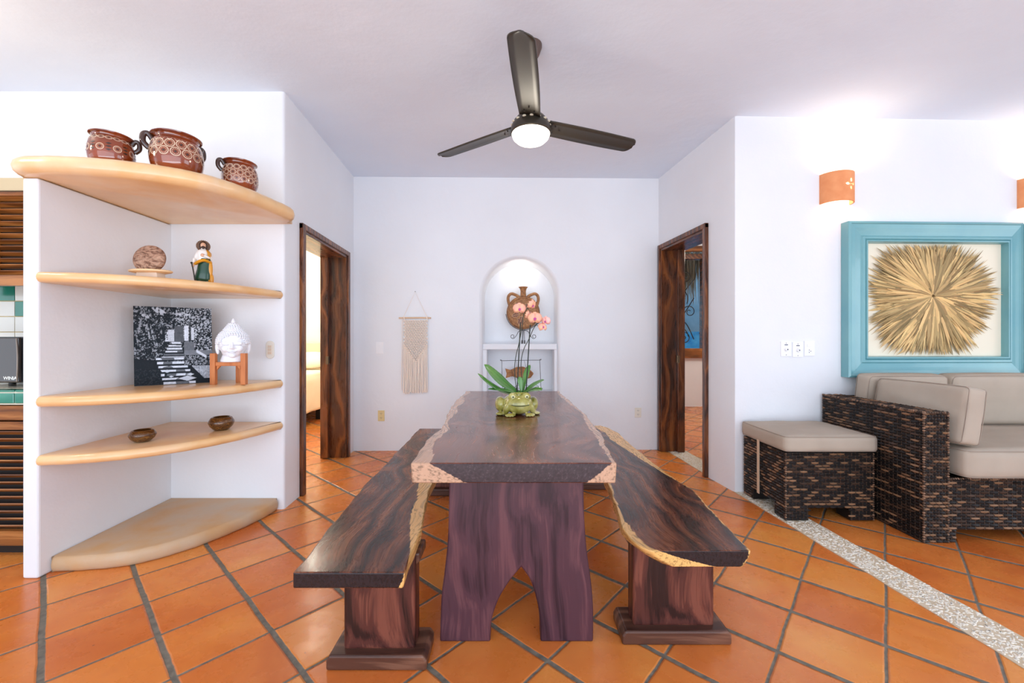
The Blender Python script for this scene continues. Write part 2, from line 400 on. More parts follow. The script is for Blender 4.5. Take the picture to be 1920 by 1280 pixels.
# back wall with arched niche
NXC, NR, NSP, NBOT = .086, .443, 1.667, .60
def niche_outline(r, dz=0, n=28):
    P = [(NXC-r, NBOT+dz)]
    for k in range(n+1):
        a = PI-PI*k/n; P.append((NXC+r*math.cos(a), NSP+r*math.sin(a)))
    P.append((NXC+r, NBOT+dz)); return P
def yb(x): return LB.y+(x-LB.x)*(RB.y-LB.y)/(RB.x-LB.x)
mb = MB()
def bw(x, z, d=0): return (x, yb(x)+d, z)
XL, XR = -1.95, 1.82
o0 = niche_outline(NR)
mb.quad(bw(XL, 0), bw(o0[0][0], 0), bw(o0[0][0], H), bw(XL, H))
mb.quad(bw(o0[-1][0], 0), bw(XR, 0), bw(XR, H), bw(o0[-1][0], H))
mb.quad(bw(o0[0][0], 0), bw(o0[-1][0], 0), bw(o0[-1][0], NBOT), bw(o0[0][0], NBOT))
for i in range(1, len(o0)-2):
    a, b = o0[i], o0[i+1]; mb.quad(bw(*a), bw(*b), bw(b[0], H), bw(a[0], H))
rings = [(NR, 0, 0), (NR-.008, .003, .002), (NR-.022, .014, .008), (NR-.034, .035, .015), (NR-.040, .07, .02), (NR-.045, .30, .02)]
R = []
for r, d, dz in rings: R.append([mb.V(bw(x, z, d)) for x, z in niche_outline(r, dz)])
for j in range(len(R)-1):
    n = len(R[j])
    for i in range(n): k = (i+1) % n; mb.Fc((R[j][i], R[j][k], R[j+1][k], R[j+1][i]))
mb.Fc(R[-1])
mb.quad(bw(XL, 0, .42), bw(XR, 0, .42), bw(XR, H, .42), bw(XL, H, .42))
struct('wall_back', mb, WALL, smooth=True, angle=50, fixn=False)
# niche shelf
mb = MB(); x0, x1 = NXC-.375, NXC+.385
mb.box(x0-.03, x1+.02, yb(0)+.03, yb(0)+.305, 1.088, 1.150); struct('trim_niche_shelf', mb, WALL, smooth=False, bevel=.008)
mb = MB(); mb.box(NXC-.41, NXC-.36, yb(0)+.05, yb(0)+.305, NBOT+.015, 1.10); mb.box(NXC+.375, NXC+.41, yb(0)+.05, yb(0)+.305, NBOT+.015, 1.10)
struct('trim_niche_cheeks', mb, WALL, smooth=False, bevel=.01)

# ---- door frames (structure)
def door_frame(name, at, sgn, y0, y1, z, th, knobmat):
    a, b = at(y0), at(y1); e = .012
    mb = MB()
    def q(p, dx): return (p.x+dx, p.y)
    # jambs lining the thickness
    def jamb(p, dy0, dy1, xa, xb, z0, z1):
        mb.box(p.x+sgn*xa if sgn > 0 else p.x-xb, p.x+sgn*xb if sgn > 0 else p.x-xa, p.y+dy0, p.y+dy1, z0, z1)
    jamb(b, -.035, .004, -.014, th+.012, 0, z)                       # far jamb
    jamb(a, -.004, .035, -.014, th+.012, 0, z)                       # near jamb
    o = struct(name, mb, W_DOOR, smooth=False, bevel=.004)
    mb2 = MB()
    out = [(a.x-sgn*.014, a.y), (b.x-sgn*.014, b.y), (b.x+sgn*(th+.012), b.y), (a.x+sgn*(th+.012), a.y)]
    mb2.prism(out, lambda p: (p[0], p[1], z-.035), lambda p: (p[0], p[1], z+.003))
    h = build('door_lintel', mb2, W_DOORH, o, smooth=False, bevel=.004)
    # face trims: near upright, far upright, head
    mb3 = MB()
    for (p, d0, d1) in ((a, -.03, .02), (b, -.02, .03)):
        xa, xb = sorted((p.x-sgn*.03, p.x+sgn*.004)); mb3.box(xa, xb, p.y+d0, p.y+d1, 0, z+.03)
    out = [(a.x-sgn*.03, a.y-.03), (b.x-sgn*.03, b.y+.03), (b.x+sgn*.004, b.y+.03), (a.x+sgn*.004, a.y-.03)]
    mb3.prism(out, lambda p: (p[0], p[1], z-.012), lambda p: (p[0], p[1], z+.032))
    build('door_casing', mb3, W_DOOR, o, smooth=False, bevel=.005)
    # leaf edge pocketed in the far jamb, with latch
    mb4 = MB(); xc = b.x+sgn*(th*.74)
    mb4.box(min(xc-.02*sgn, xc+.055*sgn), max(xc-.02*sgn, xc+.055*sgn), b.y-.085, b.y-.03, .01, z-.03)
    lf = build('door_leaf', mb4, W_DOOR, o, smooth=False, bevel=.004)
    mb5 = MB(); zc = 1.0
    mb5.box(xc-sgn*.028 if sgn > 0 else xc+.0, xc if sgn > 0 else xc+.028, b.y-.089, b.y-.05, zc-.05, zc+.03)
    build('door_latch', mb5, M('aged_latch_metal', (120, 104, 84), .35, metal=.9), lf, smooth=False, bevel=.004)
    return o
door_frame('door_1', atL, -1, *LD, .235, None)
door_frame('door_2', atR, 1, *RD, .225, None)

# ---- study window
mb = MB(); fy0, fy1 = WY-.03, WY+.10
mb.box(WX0-.02, WX0+.07, fy0, fy1, WZ0, WZ1); mb.box(WX1-.07, WX1+.02, fy0, fy1, WZ0, WZ1)
mb.box(WX0-.02, WX1+.02, fy0, fy1, WZ1-.09, WZ1)
mb.box(3.39, 3.47, fy0+.02, fy1, WZ0, WZ1)
win = struct('window_1', mb, W_DOORH, smooth=False, bevel=.006)
mb = MB(); mb.box(WX0-.06, WX1+.06, fy0-.05, fy1, WZ0-.15, WZ0+.02); build('window_sill', mb, W_CAB, win, smooth=False, bevel=.006)
mb = MB(); mb.box(WX0-.3, WX1+.3, WY-.05, WY+.02, WZ1+.04, WZ1+.14); build('window_header', mb, W_CAB, win, smooth=False, bevel=.006)
mb = MB(); gy = WY+.12
def scroll(cx, cz, r, turns, a0, d=1, n=28):
    return [(cx+r*(1-k/n*.85)*math.cos(a0+d*turns*2*PI*k/n), gy, cz+r*(1-k/n*.85)*math.sin(a0+d*turns*2*PI*k/n)) for k in range(n+1)]
for (cx, cz, r, tn, a0, d) in ((3.0, 1.25, .2, 1.5, 0, 1), (3.22, 1.7, .12, 1.4, PI, -1), (2.98, 1.95, .22, 1.5, -.5, 1), (3.12, 1.22, .11, 1.4, 1.5, -1), (3.15, 2.35, .12, 1.5, PI, 1), (2.95, 2.45, .1, 1.4, 0, -1), (3.6, 1.3, .2, 1.5, PI, -1), (3.6, 2.0, .24, 1.5, 0, 1), (3.8, 2.4, .12, 1.4, 2, -1)):
    mb.tube(scroll(cx, cz, r, tn, a0, d), .008, 6)
mb.tube(catmull([(2.85, gy, 1.05), (3.0, gy, 1.5), (3.1, gy, 2.0), (3.32, gy, 2.3)], 8), .009, 6)
mb.tube(catmull([(2.85, gy, 1.5), (3.08, gy, 1.62), (3.3, gy, 1.95)], 8), .009, 6)
mb.tube(catmull([(3.3, gy, 1.2), (3.12, gy, 1.52), (2.85, gy, 1.45)], 8), .009, 6)
build('window_grille', mb, M('wrought_iron', (86, 74, 66), .5, metal=.3), win)
g = NT('window_glass'); g.base((.9, .97, 1, 1)); g.rough(.02); g.b.inputs['Transmission Weight'].default_value = 1; g.b.inputs['IOR'].default_value = 1.05
mb = MB(); mb.box(WX0+.06, 3.395, WY+.03, WY+.036, WZ0, WZ1-.08); mb.box(3.465, WX1-.06, WY+.03, WY+.036, WZ0, WZ1-.08); build('window_pane', mb, g.m, win, smooth=False)
# outside: pool terrace and thatch eave beyond the study window
mb = MB(); mb.box(.5, 9, 7.6, 14, -.2, -.02); tag(build('terrace_paving', mb, M('pale_stone', (214, 208, 196), .8), smooth=False), 'pale stone terrace outside the study window', 'paving'); bpy.data.objects['terrace_paving']['kind'] = 'structure'
mb = MB(); mb.box(2.4, 8.0, 9.6, 12.9, -.02, 1.38)
tag(build('swimming_pool', mb, M('pool_blue_water', (36, 140, 214), .06, rgb2=(96, 190, 236), nscale=5, bump=.4, bscale=6, bdist=.05), smooth=False), 'raised bright blue pool seen low in the study window', 'pool')
mb = MB(); mb.box(1, 9.5, 13.4, 13.6, -.1, 4.5); tag(build('garden_wall', mb, M('grey_green_garden_wall', (176, 190, 194), .9, rgb2=(140, 160, 166), nscale=2), smooth=False), 'grey green garden wall beyond the pool', 'wall')
bpy.data.objects['garden_wall']['kind'] = 'structure'
mb = MB(); mb.col = (.3, .24, .15)
for i in range(900):
    x = random.uniform(2.2, 6.0); z = random.uniform(2.75, 3.1); y = 8.4+random.uniform(-.1, .1); l = random.uniform(.45, .95); g_ = random.uniform(.5, 1.1)
    mb.col = (.36*g_, .29*g_, .19*g_); dx = random.uniform(-.05, .05); ww = random.uniform(.008, .016)
    mb.Fc([mb.V((x-ww, y, z)), mb.V((x+ww, y-.01, z)), mb.V((x+dx+.002, y-.02, z-l)), mb.V((x+dx-.002, y-.02, z-l))])
mb.col = (.2, .2, .2)
mb.box(2.0, 6.2, 8.35, 8.6, 2.8, 2.95); mb.box(2.0, 2.12, 8.4, 8.52, -.02, 2.85); mb.box(6.08, 6.2, 8.4, 8.52, -.02, 2.85)
tag(build('thatch_eave', mb, VC('dry_thatch', .9), smooth=False), 'grey straw thatch eave hanging outside the study window', 'thatch')

# ================================================================== PEBBLE BAND
def bx_(y): return 1.80+(2.467-y)*.068
mb = MB()
ys = [0.9+.1*i for i in range(0, 37)]
I = []
for y in ys:
    j = random.uniform(-.004, .004); I.append([mb.V((bx_(y)+j, y, .0005)), mb.V((bx_(y)+j, y, .004)), mb.V((bx_(y)+.2+j, y, .004)), mb.V((bx_(y)+.2+j, y, .0005))])
for a, b in zip(I, I[1:]):
    for k in range(3): mb.Fc((a[k], a[k+1], b[k+1], b[k]))
pb = build('pebble_threshold_band', mb, M('pebble_mortar', (198, 180, 152), .85, rgb2=(210, 194, 168), nscale=12, bump=.4, bscale=120), smooth=False)
tag(pb, 'pale pebble mosaic strip crossing the terracotta floor under the ottoman', 'pebble strip')
mb = MB()
for i in range(3600):
    y = .95+3.5*random.random()**1.25; x = bx_(y)+.008+random.random()*.184
    a = random.uniform(-.9, .9)+(PI/2 if random.random() < .25 else .3); l = random.uniform(.006, .012); ww = random.uniform(.0028, .0048)
    g_ = random.uniform(.80, 1.0); mb.col = (.84*g_, .78*g_, .67*g_)
    ca, sa = math.cos(a), math.sin(a); r0 = []; r1 = []
    for k in range(7):
        t = 2*PI*k/7; u, v = l*math.cos(t), ww*math.sin(t)
        r0.append(mb.V((x+u*ca-v*sa, y+u*sa+v*ca, .004))); r1.append(mb.V((x+.6*(u*ca-v*sa), y+.6*(u*sa+v*ca), .0065)))
    for k in range(7): k2 = (k+1) % 7; mb.Fc((r0[k], r0[k2], r1[k2], r1[k]))
    mb.Fc(r1)
st = build('pebble_stones', mb, VC('white_pebble', .5), pb, fixn=False); st['kind'] = 'stuff'

# ================================================================== CORNER SHELVES
FX0, FX1, FY0 = -2.455, -2.375, 2.07
mb = MB(); out = [(FX0, FY0), (FX1, FY0), (-2.408, 2.93), (-2.49, 2.93)]
mb.prism(out, lambda p: (p[0], p[1], 0), lambda p: (p[0], p[1], 2.01))
struct('wall_shelf_fin', mb, WALL, smooth=False, bevel=.012)
def curve_shelf(front, inner, z0, z1, name, mat, rnd=None, label='', cat='shelf', group=None):
    """front: list of xy from left end to right end; inner: back corner path"""
    fr = catmull([(x, y, 0) for x, y in front], 8); r = rnd if rnd is not None else (z1-z0)/2
    n = len(fr); mb = MB(); zc = (z0+z1)/2
    cx, cy = inner[0]
    rows = []
    K = 6
    prof = [( -r*math.cos(t), (z1-z0)/2*math.sin(t)) for t in [(-PI/2+PI*k/K) for k in range(K+1)]]
    for i, p in enumerate(fr):
        t = fr[min(i+1, n-1)]-fr[max(i-1, 0)]; t.normalize(); nn = Vector((t.y, -t.x, 0))  # outward
        j = .0015*math.sin(i*1.3)+.001*math.sin(i*3.1)
        rows.append([mb.V((p.x+nn.x*(-r-pp[0]+j), p.y+nn.y*(-r-pp[0]+j), zc+pp[1])) for pp in prof])
    for a, b in zip(rows, rows[1:]):
        for k in range(K): mb.Fc((a[k], b[k], b[k+1], a[k+1]))
    ib = [mb.V((x, y, z0)) for x, y in inner]; it = [mb.V((x, y, z1)) for x, y in inner]
    mb.Fc([q[0] for q in rows]+ib[::-1]) if True else None
    mb.Fc([q[-1] for q in rows][::-1]+it)
    L = [rows[0][k] for k in range(K+1)]; mb.Fc(L+[it[0], ib[0]]); Rr = [rows[-1][k] for k in range(K+1)]; mb.Fc(Rr+[it[-1], ib[-1]])
    for a in range(len(inner)-1): mb.Fc((ib[a], ib[a+1], it[a+1], it[a]))
    o = build(name, mb, mat, smooth=True, angle=50); tag(o, label, cat, group); return o
front = [(-2.368, 2.055), (-2.20, 2.085), (-2.02, 2.165), (-1.86, 2.30), (-1.735, 2.49), (-1.65, 2.72), (-1.615, 2.916)]
inner = [(-2.378, 2.11), (-2.4075, 2.918), (-1.63, 2.918)]
G = 'curved ochre corner shelves'
curve_shelf(front, inner, 1.487, 1.54, 'corner_shelf', SHELF, label='thin curved ochre corner shelf holding the round plaque and saint figurine', group=G)
curve_shelf(front, inner, .86, .914, 'corner_shelf', SHELF, label='curved ochre corner shelf holding the black and white canvas', group=G)
curve_shelf(front, inner, .565, .618, 'corner_shelf', SHELF, label='lowest raised curved ochre shelf holding two small dark bowls', group=G)
front2 = [(-2.50, 2.10), (-2.44, 2.015), (-2.25, 2.00), (-2.02, 2.035), (-1.80, 2.12), (-1.645, 2.25), (-1.555, 2.44), (-1.51, 2.66), (-1.49, 2.82), (-1.53, 2.90)]
curve_shelf(front2, [(-2.50, 2.12), (-2.50, 2.915), (-1.55, 2.915)], 2.012, 2.105, 'corner_shelf', SHELF, rnd=.045, label='thick top corner shelf of ochre plaster under three clay pots', group=G)
front3 = [(-2.365, 2.12), (-2.2, 2.135), (-2.0, 2.19), (-1.83, 2.35), (-1.72, 2.56), (-1.655, 2.76), (-1.64, 2.90)]
curve_shelf(front3, [(-2.372, 2.13), (-2.406, 2.918), (-1.66, 2.918)], 0, .08, 'floor_slab', SLAB, rnd=.02, label='low weathered ochre cement slab on the floor under the corner shelves', cat='slab')

# ================================================================== LIVE EDGE SLABS
def interp(P, y):
    if y <= P[0][0]: return P[0][1]
    for (a, b), (c, d) in zip(P, P[1:]):
        if y <= c:
            t = (y-a)/(c-a); t = t*t*(3-2*t)*.5+t*.5; return b+(d-b)*t
    return P[-1][1]
def slab(name, L, Rr, y0, y1, z0, z1, bl, br, sapf, mat, parent, NI=36, NK=90, NJ=5, wob=.004):
    mb = MB(); idx = {}
    ph = random.random()*9
    def v(i, j, k):
        key = (i, j, k)
        if key in idx: return idx[key]
        u, tz, ty = i/NI, j/NJ, k/NK
        y = y0+(y1-y0)*ty; z = z0+(z1-z0)*tz
        wv = wob*(math.sin(y*11+ph)+.6*math.sin(y*23+2*ph)+.5*math.sin(y*41))
        l = interp(L, y)+wv+bl(y)*(1-tz)**1.5; r = interp(Rr, y)-wv*.8-br(y)*(1-tz)**1.5
        if tz == 1: pass
        x = l+(r-l)*u
        mb.col = (sapf(x-l, r-x, 1-tz, y), 0, 0)
        idx[key] = mb.V((x, y, z)); return idx[key]
    for k in range(NK):
        for i in range(NI):
            mb.Fc((v(i, NJ, k), v(i+1, NJ, k), v(i+1, NJ, k+1), v(i, NJ, k+1))); mb.Fc((v(i, 0, k), v(i, 0, k+1), v(i+1, 0, k+1), v(i+1, 0, k)))
        for j in range(NJ):
            mb.Fc((v(0, j, k), v(0, j+1, k), v(0, j+1, k+1), v(0, j, k+1))); mb.Fc((v(NI, j, k), v(NI, j, k+1), v(NI, j+1, k+1), v(NI, j+1, k)))
    for i in range(NI):
        for j in range(NJ):
            mb.Fc((v(i, j, 0), v(i+1, j, 0), v(i+1, j+1, 0), v(i, j+1, 0))); mb.Fc((v(i, j, NK), v(i, j+1, NK), v(i+1, j+1, NK), v(i+1, j, NK)))
    return build(name, mb, mat, parent, bevel=.005, bseg=2, angle=50)

# ---- table
tb = thing('dining_table', 'long live edge rosewood dining table with arched slab legs', 'table', (.01, 2.5, 0))
tL = [(1.47, -.362), (1.75, -.372), (2.05, -.352), (2.37, -.372), (2.75, -.402), (3.13, -.398), (3.52, -.388)]
tR = [(1.47, .374), (1.7, .392), (1.96, .417), (2.37, .430), (2.82, .420), (3.2, .405), (3.52, .398)]
def sap_t(dl, dr, dz, y):
    s = 0
    wl = .042+.014*math.sin(y*5)+.012*math.sin(y*13+1); wr = .026+.010*math.sin(y*6+2)
    s = max(s, .5+(wl+dz*.13*(1 if y < 1.9 else .2)-dl)*14, .5+(wr+dz*.09-dr)*14)
    return max(0, min(1, s))
slab('table_top', tL, tR, 1.47, 3.52, .688, .76, lambda y: .004, lambda y: .004, sap_t, W_TABLE, tb)
def table_leg(y0, y1):
    # outline in X/Z (front view)
    s = 1/472.6
    def P(px, py): return ((px-962)*s, 1.2-(py-636)*s)
    left = catmull([P(843, 880)+(0,), P(842, 940)+(0,), P(840, 1010)+(0,), P(834, 1070)+(0,), P(828, 1120)+(0,), P(825, 1203)+(0,)], 5)
    arch = catmull([P(920, 1203)+(0,), P(922, 1165)+(0,), P(935, 1125)+(0,), P(956, 1090)+(0,), P(978, 1063)+(0,)], 5)
    arch2 = catmull([P(978, 1063)+(0,), P(996, 1090)+(0,), P(1008, 1130)+(0,), P(1013, 1165)+(0,), P(1014, 1203)+(0,)], 5)[1:]
    right = catmull([P(1113, 1203)+(0,), P(1113, 1140)+(0,), P(1109, 1090)+(0,), P(1101, 1030)+(0,), P(1096, 960)+(0,), P(1095, 880)+(0,)], 5)
    out = [(p[0]+.003, max(0, min(.689, p[1]))) for p in left+arch+arch2+right]
    out2 = [out[0]]
    for p in out[1:]:
        if (p[0]-out2[-1][0])**2+(p[1]-out2[-1][1])**2 > 1e-7: out2.append(p)
    mb = MB(); mb.prism(out2, lambda p: (p[0], y0, p[1]), lambda p: (p[0], y1, p[1]))
    return build('leg', mb, W_LEG, tb, bevel=.006, bseg=2, angle=30)
table_leg(1.64, 1.715); table_leg(3.27, 3.345)
mb = MB(); mb.box(-.04, .04, 1.71, 3.275, .60, .685); build('stretcher', mb, W_FOOT, tb, smooth=False, bevel=.005)

# ---- benches
def bench(name, label, L, Rr, y0, y1, cx, z0, z1, sapf, yf, bl, br, lw, fw, lx):
    b = thing(name, label, 'bench', (cx, (y0+y1)/2, 0), group='live edge benches either side of the table')
    slab('seat', L, Rr, y0, y1, z0, z1, bl, br, sapf, W_BENCH, b, NI=30, NK=90, wob=.003)
    for s, yy in ((1, yf), (-1, 2*((y0+y1)/2)-yf)):
        c = lx(yy)
        ya, yb_ = (yy+.03, yy+.115) if s > 0 else (yy-.115, yy-.03)
        mb = MB(); mb.box(c-lw/2, c+lw/2, ya, yb_, .05, z0+.002)
        build('leg', mb, W_LEG2, b, smooth=False, bevel=.012)
        mb = MB(); y2, y3 = (yy-.005, yy+.15) if s > 0 else (yy-.15, yy+.005)
        out = [(c-fw/2, 0), (c+fw/2, 0), (c+fw/2, .035), (c+fw/2-.012, .056), (c-fw/2+.012, .056), (c-fw/2, .035)]
        mb.prism(out, lambda p: (p[0], y2, p[1]), lambda p: (p[0], y3, p[1])); build('foot', mb, W_FOOT, b, smooth=False, bevel=.008)
        mb = MB(); out = [(c-fw*.40, z0+.001), (c+fw*.40, z0+.001), (c+fw*.40, z0-.03), (c+fw*.36, z0-.05), (c-fw*.36, z0-.05), (c-fw*.40, z0-.03)]
        y2, y3 = (yy+.015, yy+.13) if s > 0 else (yy-.13, yy-.015)
        y2, y3 = (ya+.02, yb_+.05) if s > 0 else (ya-.05, yb_-.02)
        mb.prism(out, lambda p: (p[0], y2, p[1]), lambda p: (p[0], y3, p[1])); build('cleat', mb, W_FOOT, b, smooth=False, bevel=.008)
    return b
bl_L = [(1.33, -.706), (2.10, -.757), (3.48, -.778)]
bl_R = [(1.33, -.345), (1.5, -.352), (1.70, -.366), (1.9, -.392), (2.105, -.415), (2.5, -.41), (3.0, -.42), (3.48, -.435)]
def sap_l(dl, dr, dz, y):
    wr = .045+.02*math.sin(y*4.2-1)+.012*math.sin(y*12)-max(0, 1.5-y)*.15
    return max(0, min(1, .5+(wr+dz*.02-dr)*14))
bench('dining_bench', 'live edge rosewood bench left of the dining table with pale right edge', bl_L, bl_R, 1.33, 3.48, -.56, .398, .45, sap_l, 1.50,
      lambda y: .0, lambda y: .006, .265, .365, lambda y: -.492-.03*(y-1.5))
br_L = [(1.467, .489), (1.50, .458), (1.56, .444), (1.684, .446), (1.9, .470), (2.18, .504), (2.6, .52), (3.1, .50), (3.6, .52)]
br_R = [(1.467, .850), (1.63, .858), (1.836, .880), (2.046, .905), (2.243, .872), (2.526, .86), (2.883, .848), (3.3, .852), (3.5, .82), (3.6, .776)]
def sap_r(dl, dr, dz, y):
    wl = .016+.006*math.sin(y*9)+(.012 if y < 1.7 else 0); wr = .006 if y < 2.2 else .006+min(.10, (y-2.2)*.11)
    return max(0, min(1, max(.5+(wl+dz*.12*(1 if y < 1.5 else .1)-dl)*16, .5+(wr-dr)*16)))
bench('dining_bench', 'live edge rosewood bench right of the dining table with wavy outline', br_L, br_R, 1.467, 3.60, .66, .392, .45, sap_r, 1.625,
      lambda y: .08*max(0, 1-(y-1.467)/.25)+.004, lambda y: .03, .325, .43, lambda y: .648+.01*(y-1.6))

# ================================================================== FROG + ORCHID
GREEN_GL = (lambda t: (t.base(t.ramp(t.noise(14, 4).outputs[0], [(.3, lin((122, 118, 44))), (.5, lin((168, 160, 78))), (.7, lin((206, 194, 126)))])), t.rough(.12), t.b.inputs['Coat Weight'].__setattr__('default_value', .8), t.bump(t.noise(60, 3).outputs[0], .1, .002)) and t.m)(NT('olive_glazed_ceramic'))
fz = .76; fx, fy = .035, 2.42
fr = thing('frog_planter', 'olive green glazed ceramic frog planter on the dining table', 'planter', (fx, fy, fz), .12)
mb = MB(); e = mb.ell
e((0, .035, .062), (.088, .085, .062)); e((.005, -.01, .066), (.082, .068, .052)); e((.005, -.015, .050), (.072, .062, .045))
e((-.035, -.028, .108), (.027, .024, .024)); e((.045, -.028, .108), (.027, .024, .024))
e((-.098, .045, .058), (.034, .055, .046)); e((.098, .05, .055), (.03, .055, .044))
e((-.068, -.02, .040), (.020, .026, .044), (.3, .35, 0)); e((.078, -.02, .040), (.018, .026, .044), (.3, -.35, 0))
e((-.052, -.062, .009), (.034, .022, .010), (0, 0, .3)); e((.062, -.062, .009), (.030, .022, .010), (0, 0, -.3))
e((-.105, -.005, .009), (.028, .032, .010)); e((.108, -.0, .009), (.024, .032, .010))
for s in (-1, 1):
    for k in range(3): e((s*.057+(k-1)*.016, -.083+abs(k-1)*.004, .007), (.008, .012, .007))
o = build('body', mb, GREEN_GL, fr, world=False, smooth='all'); remesh(o, .0035, 3)
mb = MB()
pts = [(.07*math.cos(a)+.005, -.014-.0665*math.sin(a), .062+.006*math.cos(a)**2) for a in [PI*(.12+.76*k/20) for k in range(21)]]
mb.tube(pts, .003, 6); build('mouth', mb, M('dark_glaze_line', (78, 84, 40), .2, coat=.5), fr, world=False)
for s in (-.035, .045):
    mb = MB(); mb.ell((s, -.047, .110), (.013, .008, .012)); ey = build('eye', mb, M('pale_glazed_eye', (206, 200, 150), .12, coat=.6), fr, world=False)
    mb = MB(); mb.ell((s, -.0545, .110), (.005, .003, .005)); build('pupil', mb, M('dark_glaze_pupil', (64, 70, 34), .15), ey, world=False)
mb = MB(); R_ = mb.lathe([(.050, .095), (.052, .127), (.047, .129), (.044, .118), (.0, .116)], 28, c=(.01, .05, 0)); build('pot_rim', mb, GREEN_GL, fr, world=False)

orc = thing('orchid', 'potted orchid with peach flowers growing from the frog planter', 'plant', (fx+.01, fy+.05, fz+.117))
LEAF = M('orchid_leaf_green', (58, 112, 40), .22, rgb2=(96, 146, 62), nscale=9, coat=.4)
DST = M('dark_orchid_stem', (40, 46, 30), .5); STK = M('black_stake', (22, 30, 24), .5)
def W2(px, py, Y): return Vector(((px-960)/F*Y, Y, CAMZ+(HZ-py)/F*Y))
oy = fy+.05; OB = Vector((fx+.01, oy, fz+.117))
def leaf(p0, pm, p1, wid, curl=.25):
    mb = MB(); n = 16; P = []
    for k in range(n+1):
        t = k/n; P.append((1-t)**2*p0+2*t*(1-t)*pm+t*t*p1)
    rows = []
    for k, p in enumerate(P):
        t = k/n; w_ = wid*min(1, .30+t*1.3)*math.sqrt(max(0, 1-max(0, (t-.55)/.45)**2)); w_ = max(w_, .001)
        if k == n: w_ = .001
        d = (P[min(k+1, n)]-P[max(k-1, 0)]).normalized(); sd = d.cross(Vector((0, -.55, 1))).normalized(); up = sd.cross(d).normalized()
        rows.append([mb.V(p+sd*w_*u+up*(abs(u)**1.5*w_*curl)) for u in (-1, -.6, 0, .6, 1)])
    for a, b in zip(rows, rows[1:]):
        for q in range(4): mb.Fc((a[q], a[q+1], b[q+1], b[q]))
    return build('leaf', mb, LEAF, orc, solid=.0025, fixn=False)
def bz(px0, py0, Y0, pxm, pym, Ym, px1, py1, Y1): return W2(px0, py0, Y0), W2(pxm, pym, Ym), W2(px1, py1, Y1)
leaf(*bz(976, 738, oy, 938, 722, oy, 908, 683, oy-.05), .046)
leaf(*bz(976, 738, oy, 935, 742, oy-.05, 896, 700, oy-.12), .024)
leaf(*bz(978, 740, oy, 950, 730, oy-.05, 915, 729, oy-.1), .014)
leaf(*bz(980, 738, oy, 995, 724, oy, 1020, 712, oy-.06), .024)
leaf(*bz(982, 740, oy, 998, 728, oy-.04, 1016, 731, oy-.10), .028)
leaf(*bz(978, 736, oy, 975, 712, oy, 974, 706, oy+.01), .016)
leaf(*bz(980, 738, oy+.02, 984, 700, oy+.05, 994, 684, oy+.07), .018)
mb = MB()
for (x0, y0, x1, y1) in ((969, 742, 976, 604), (986, 740, 994, 609)):
    mb.tube([W2(x0, y0, oy), W2(x1, y1, oy+.01)], .0034, 8)
build('stake', mb, STK, orc)
mb = MB()
for path in ([(970, 742), (965, 700), (967, 670), (974, 640), (979, 612), (982, 590), (990, 577), (997, 574)], [(980, 738), (979, 715), (977, 680), (982, 655), (992, 635), (1002, 613), (1013, 603), (1016, 600)]):
    mb.tube(catmull([W2(a, b, oy+.012*math.sin(i)) for i, (a, b) in enumerate(path)], 6), .0024, 7)
mb.tube([W2(983, 590, oy), W2(976, 582, oy-.02)], .0015, 6); mb.tube([W2(1006, 610, oy), W2(1018, 612, oy-.02)], .0015, 6); mb.tube([W2(990, 577, oy), W2(996, 590, oy-.02)], .0015, 6)
build('flower_stem', mb, DST, orc)
PETAL = M('peach_orchid_petal', (246, 184, 142), .5, rgb2=(242, 166, 150), nscale=30); LIP = M('magenta_orchid_lip', (186, 70, 150), .45)
def flower(px, py, Y, size, rz, rx, petal=PETAL, ls=1.0):
    c = W2(px, py, Y); Mt = Euler((rx, 0, rz)).to_matrix(); mb = MB()
    for (ang, ln, wd) in ((90, 1.0, .55), (210, .95, .5), (330, .95, .5), (18, 1.05, .85), (162, 1.05, .85)):
        a = math.radians(ang); n = 7; d = Vector((math.cos(a), 0, math.sin(a))); sd = Vector((-math.sin(a), 0, math.cos(a))); rows = []
        off = -.05 if wd > .6 else 0
        for k in range(n+1):
            t = k/n; w_ = wd*.66*math.sin(PI*(.08+.87*t))**.6
            rows.append([mb.V(c+Mt @ (size*(d*ln*t*.5+sd*w_*u*.62+Vector((0, off-.10*math.sin(PI*t)+.10*u*u*t+.12*t*t, 0))))) for u in (-1, -.5, 0, .5, 1)])
        for p, q in zip(rows, rows[1:]):
            for z in range(4): mb.Fc((p[z], p[z+1], q[z+1], q[z]))
    o = build('flower', mb, petal, orc, solid=.0012, fixn=False)
    mb = MB(); s = size*ls
    mb.ell(c+Mt @ Vector((0, -.10*s, -.06*s)), (.07*s, .06*s, .10*s)); mb.ell(c+Mt @ Vector((-.08*s, -.08*s, 0)), (.05*s, .04*s, .06*s)); mb.ell(c+Mt @ Vector((.08*s, -.08*s, 0)), (.05*s, .04*s, .06*s)); mb.ell(c+Mt @ Vector((0, -.12*s, .05*s)), (.03*s, .03*s, .03*s))
    build('flower_lip', mb, LIP, o)
flower(974, 579, oy-.03, .074, .1, .1); flower(1003, 597, oy-.05, .080, 0, .05); flower(992, 591, oy+.0, .06, 1.0, .1); flower(998, 572, oy, .066, .9, .4)
flower(1023, 602, oy-.02, .058, -.6, .2, M('pink_orchid_petal', (246, 186, 176), .5)); flower(1018, 613, oy-.03, .056, .5, -.3)

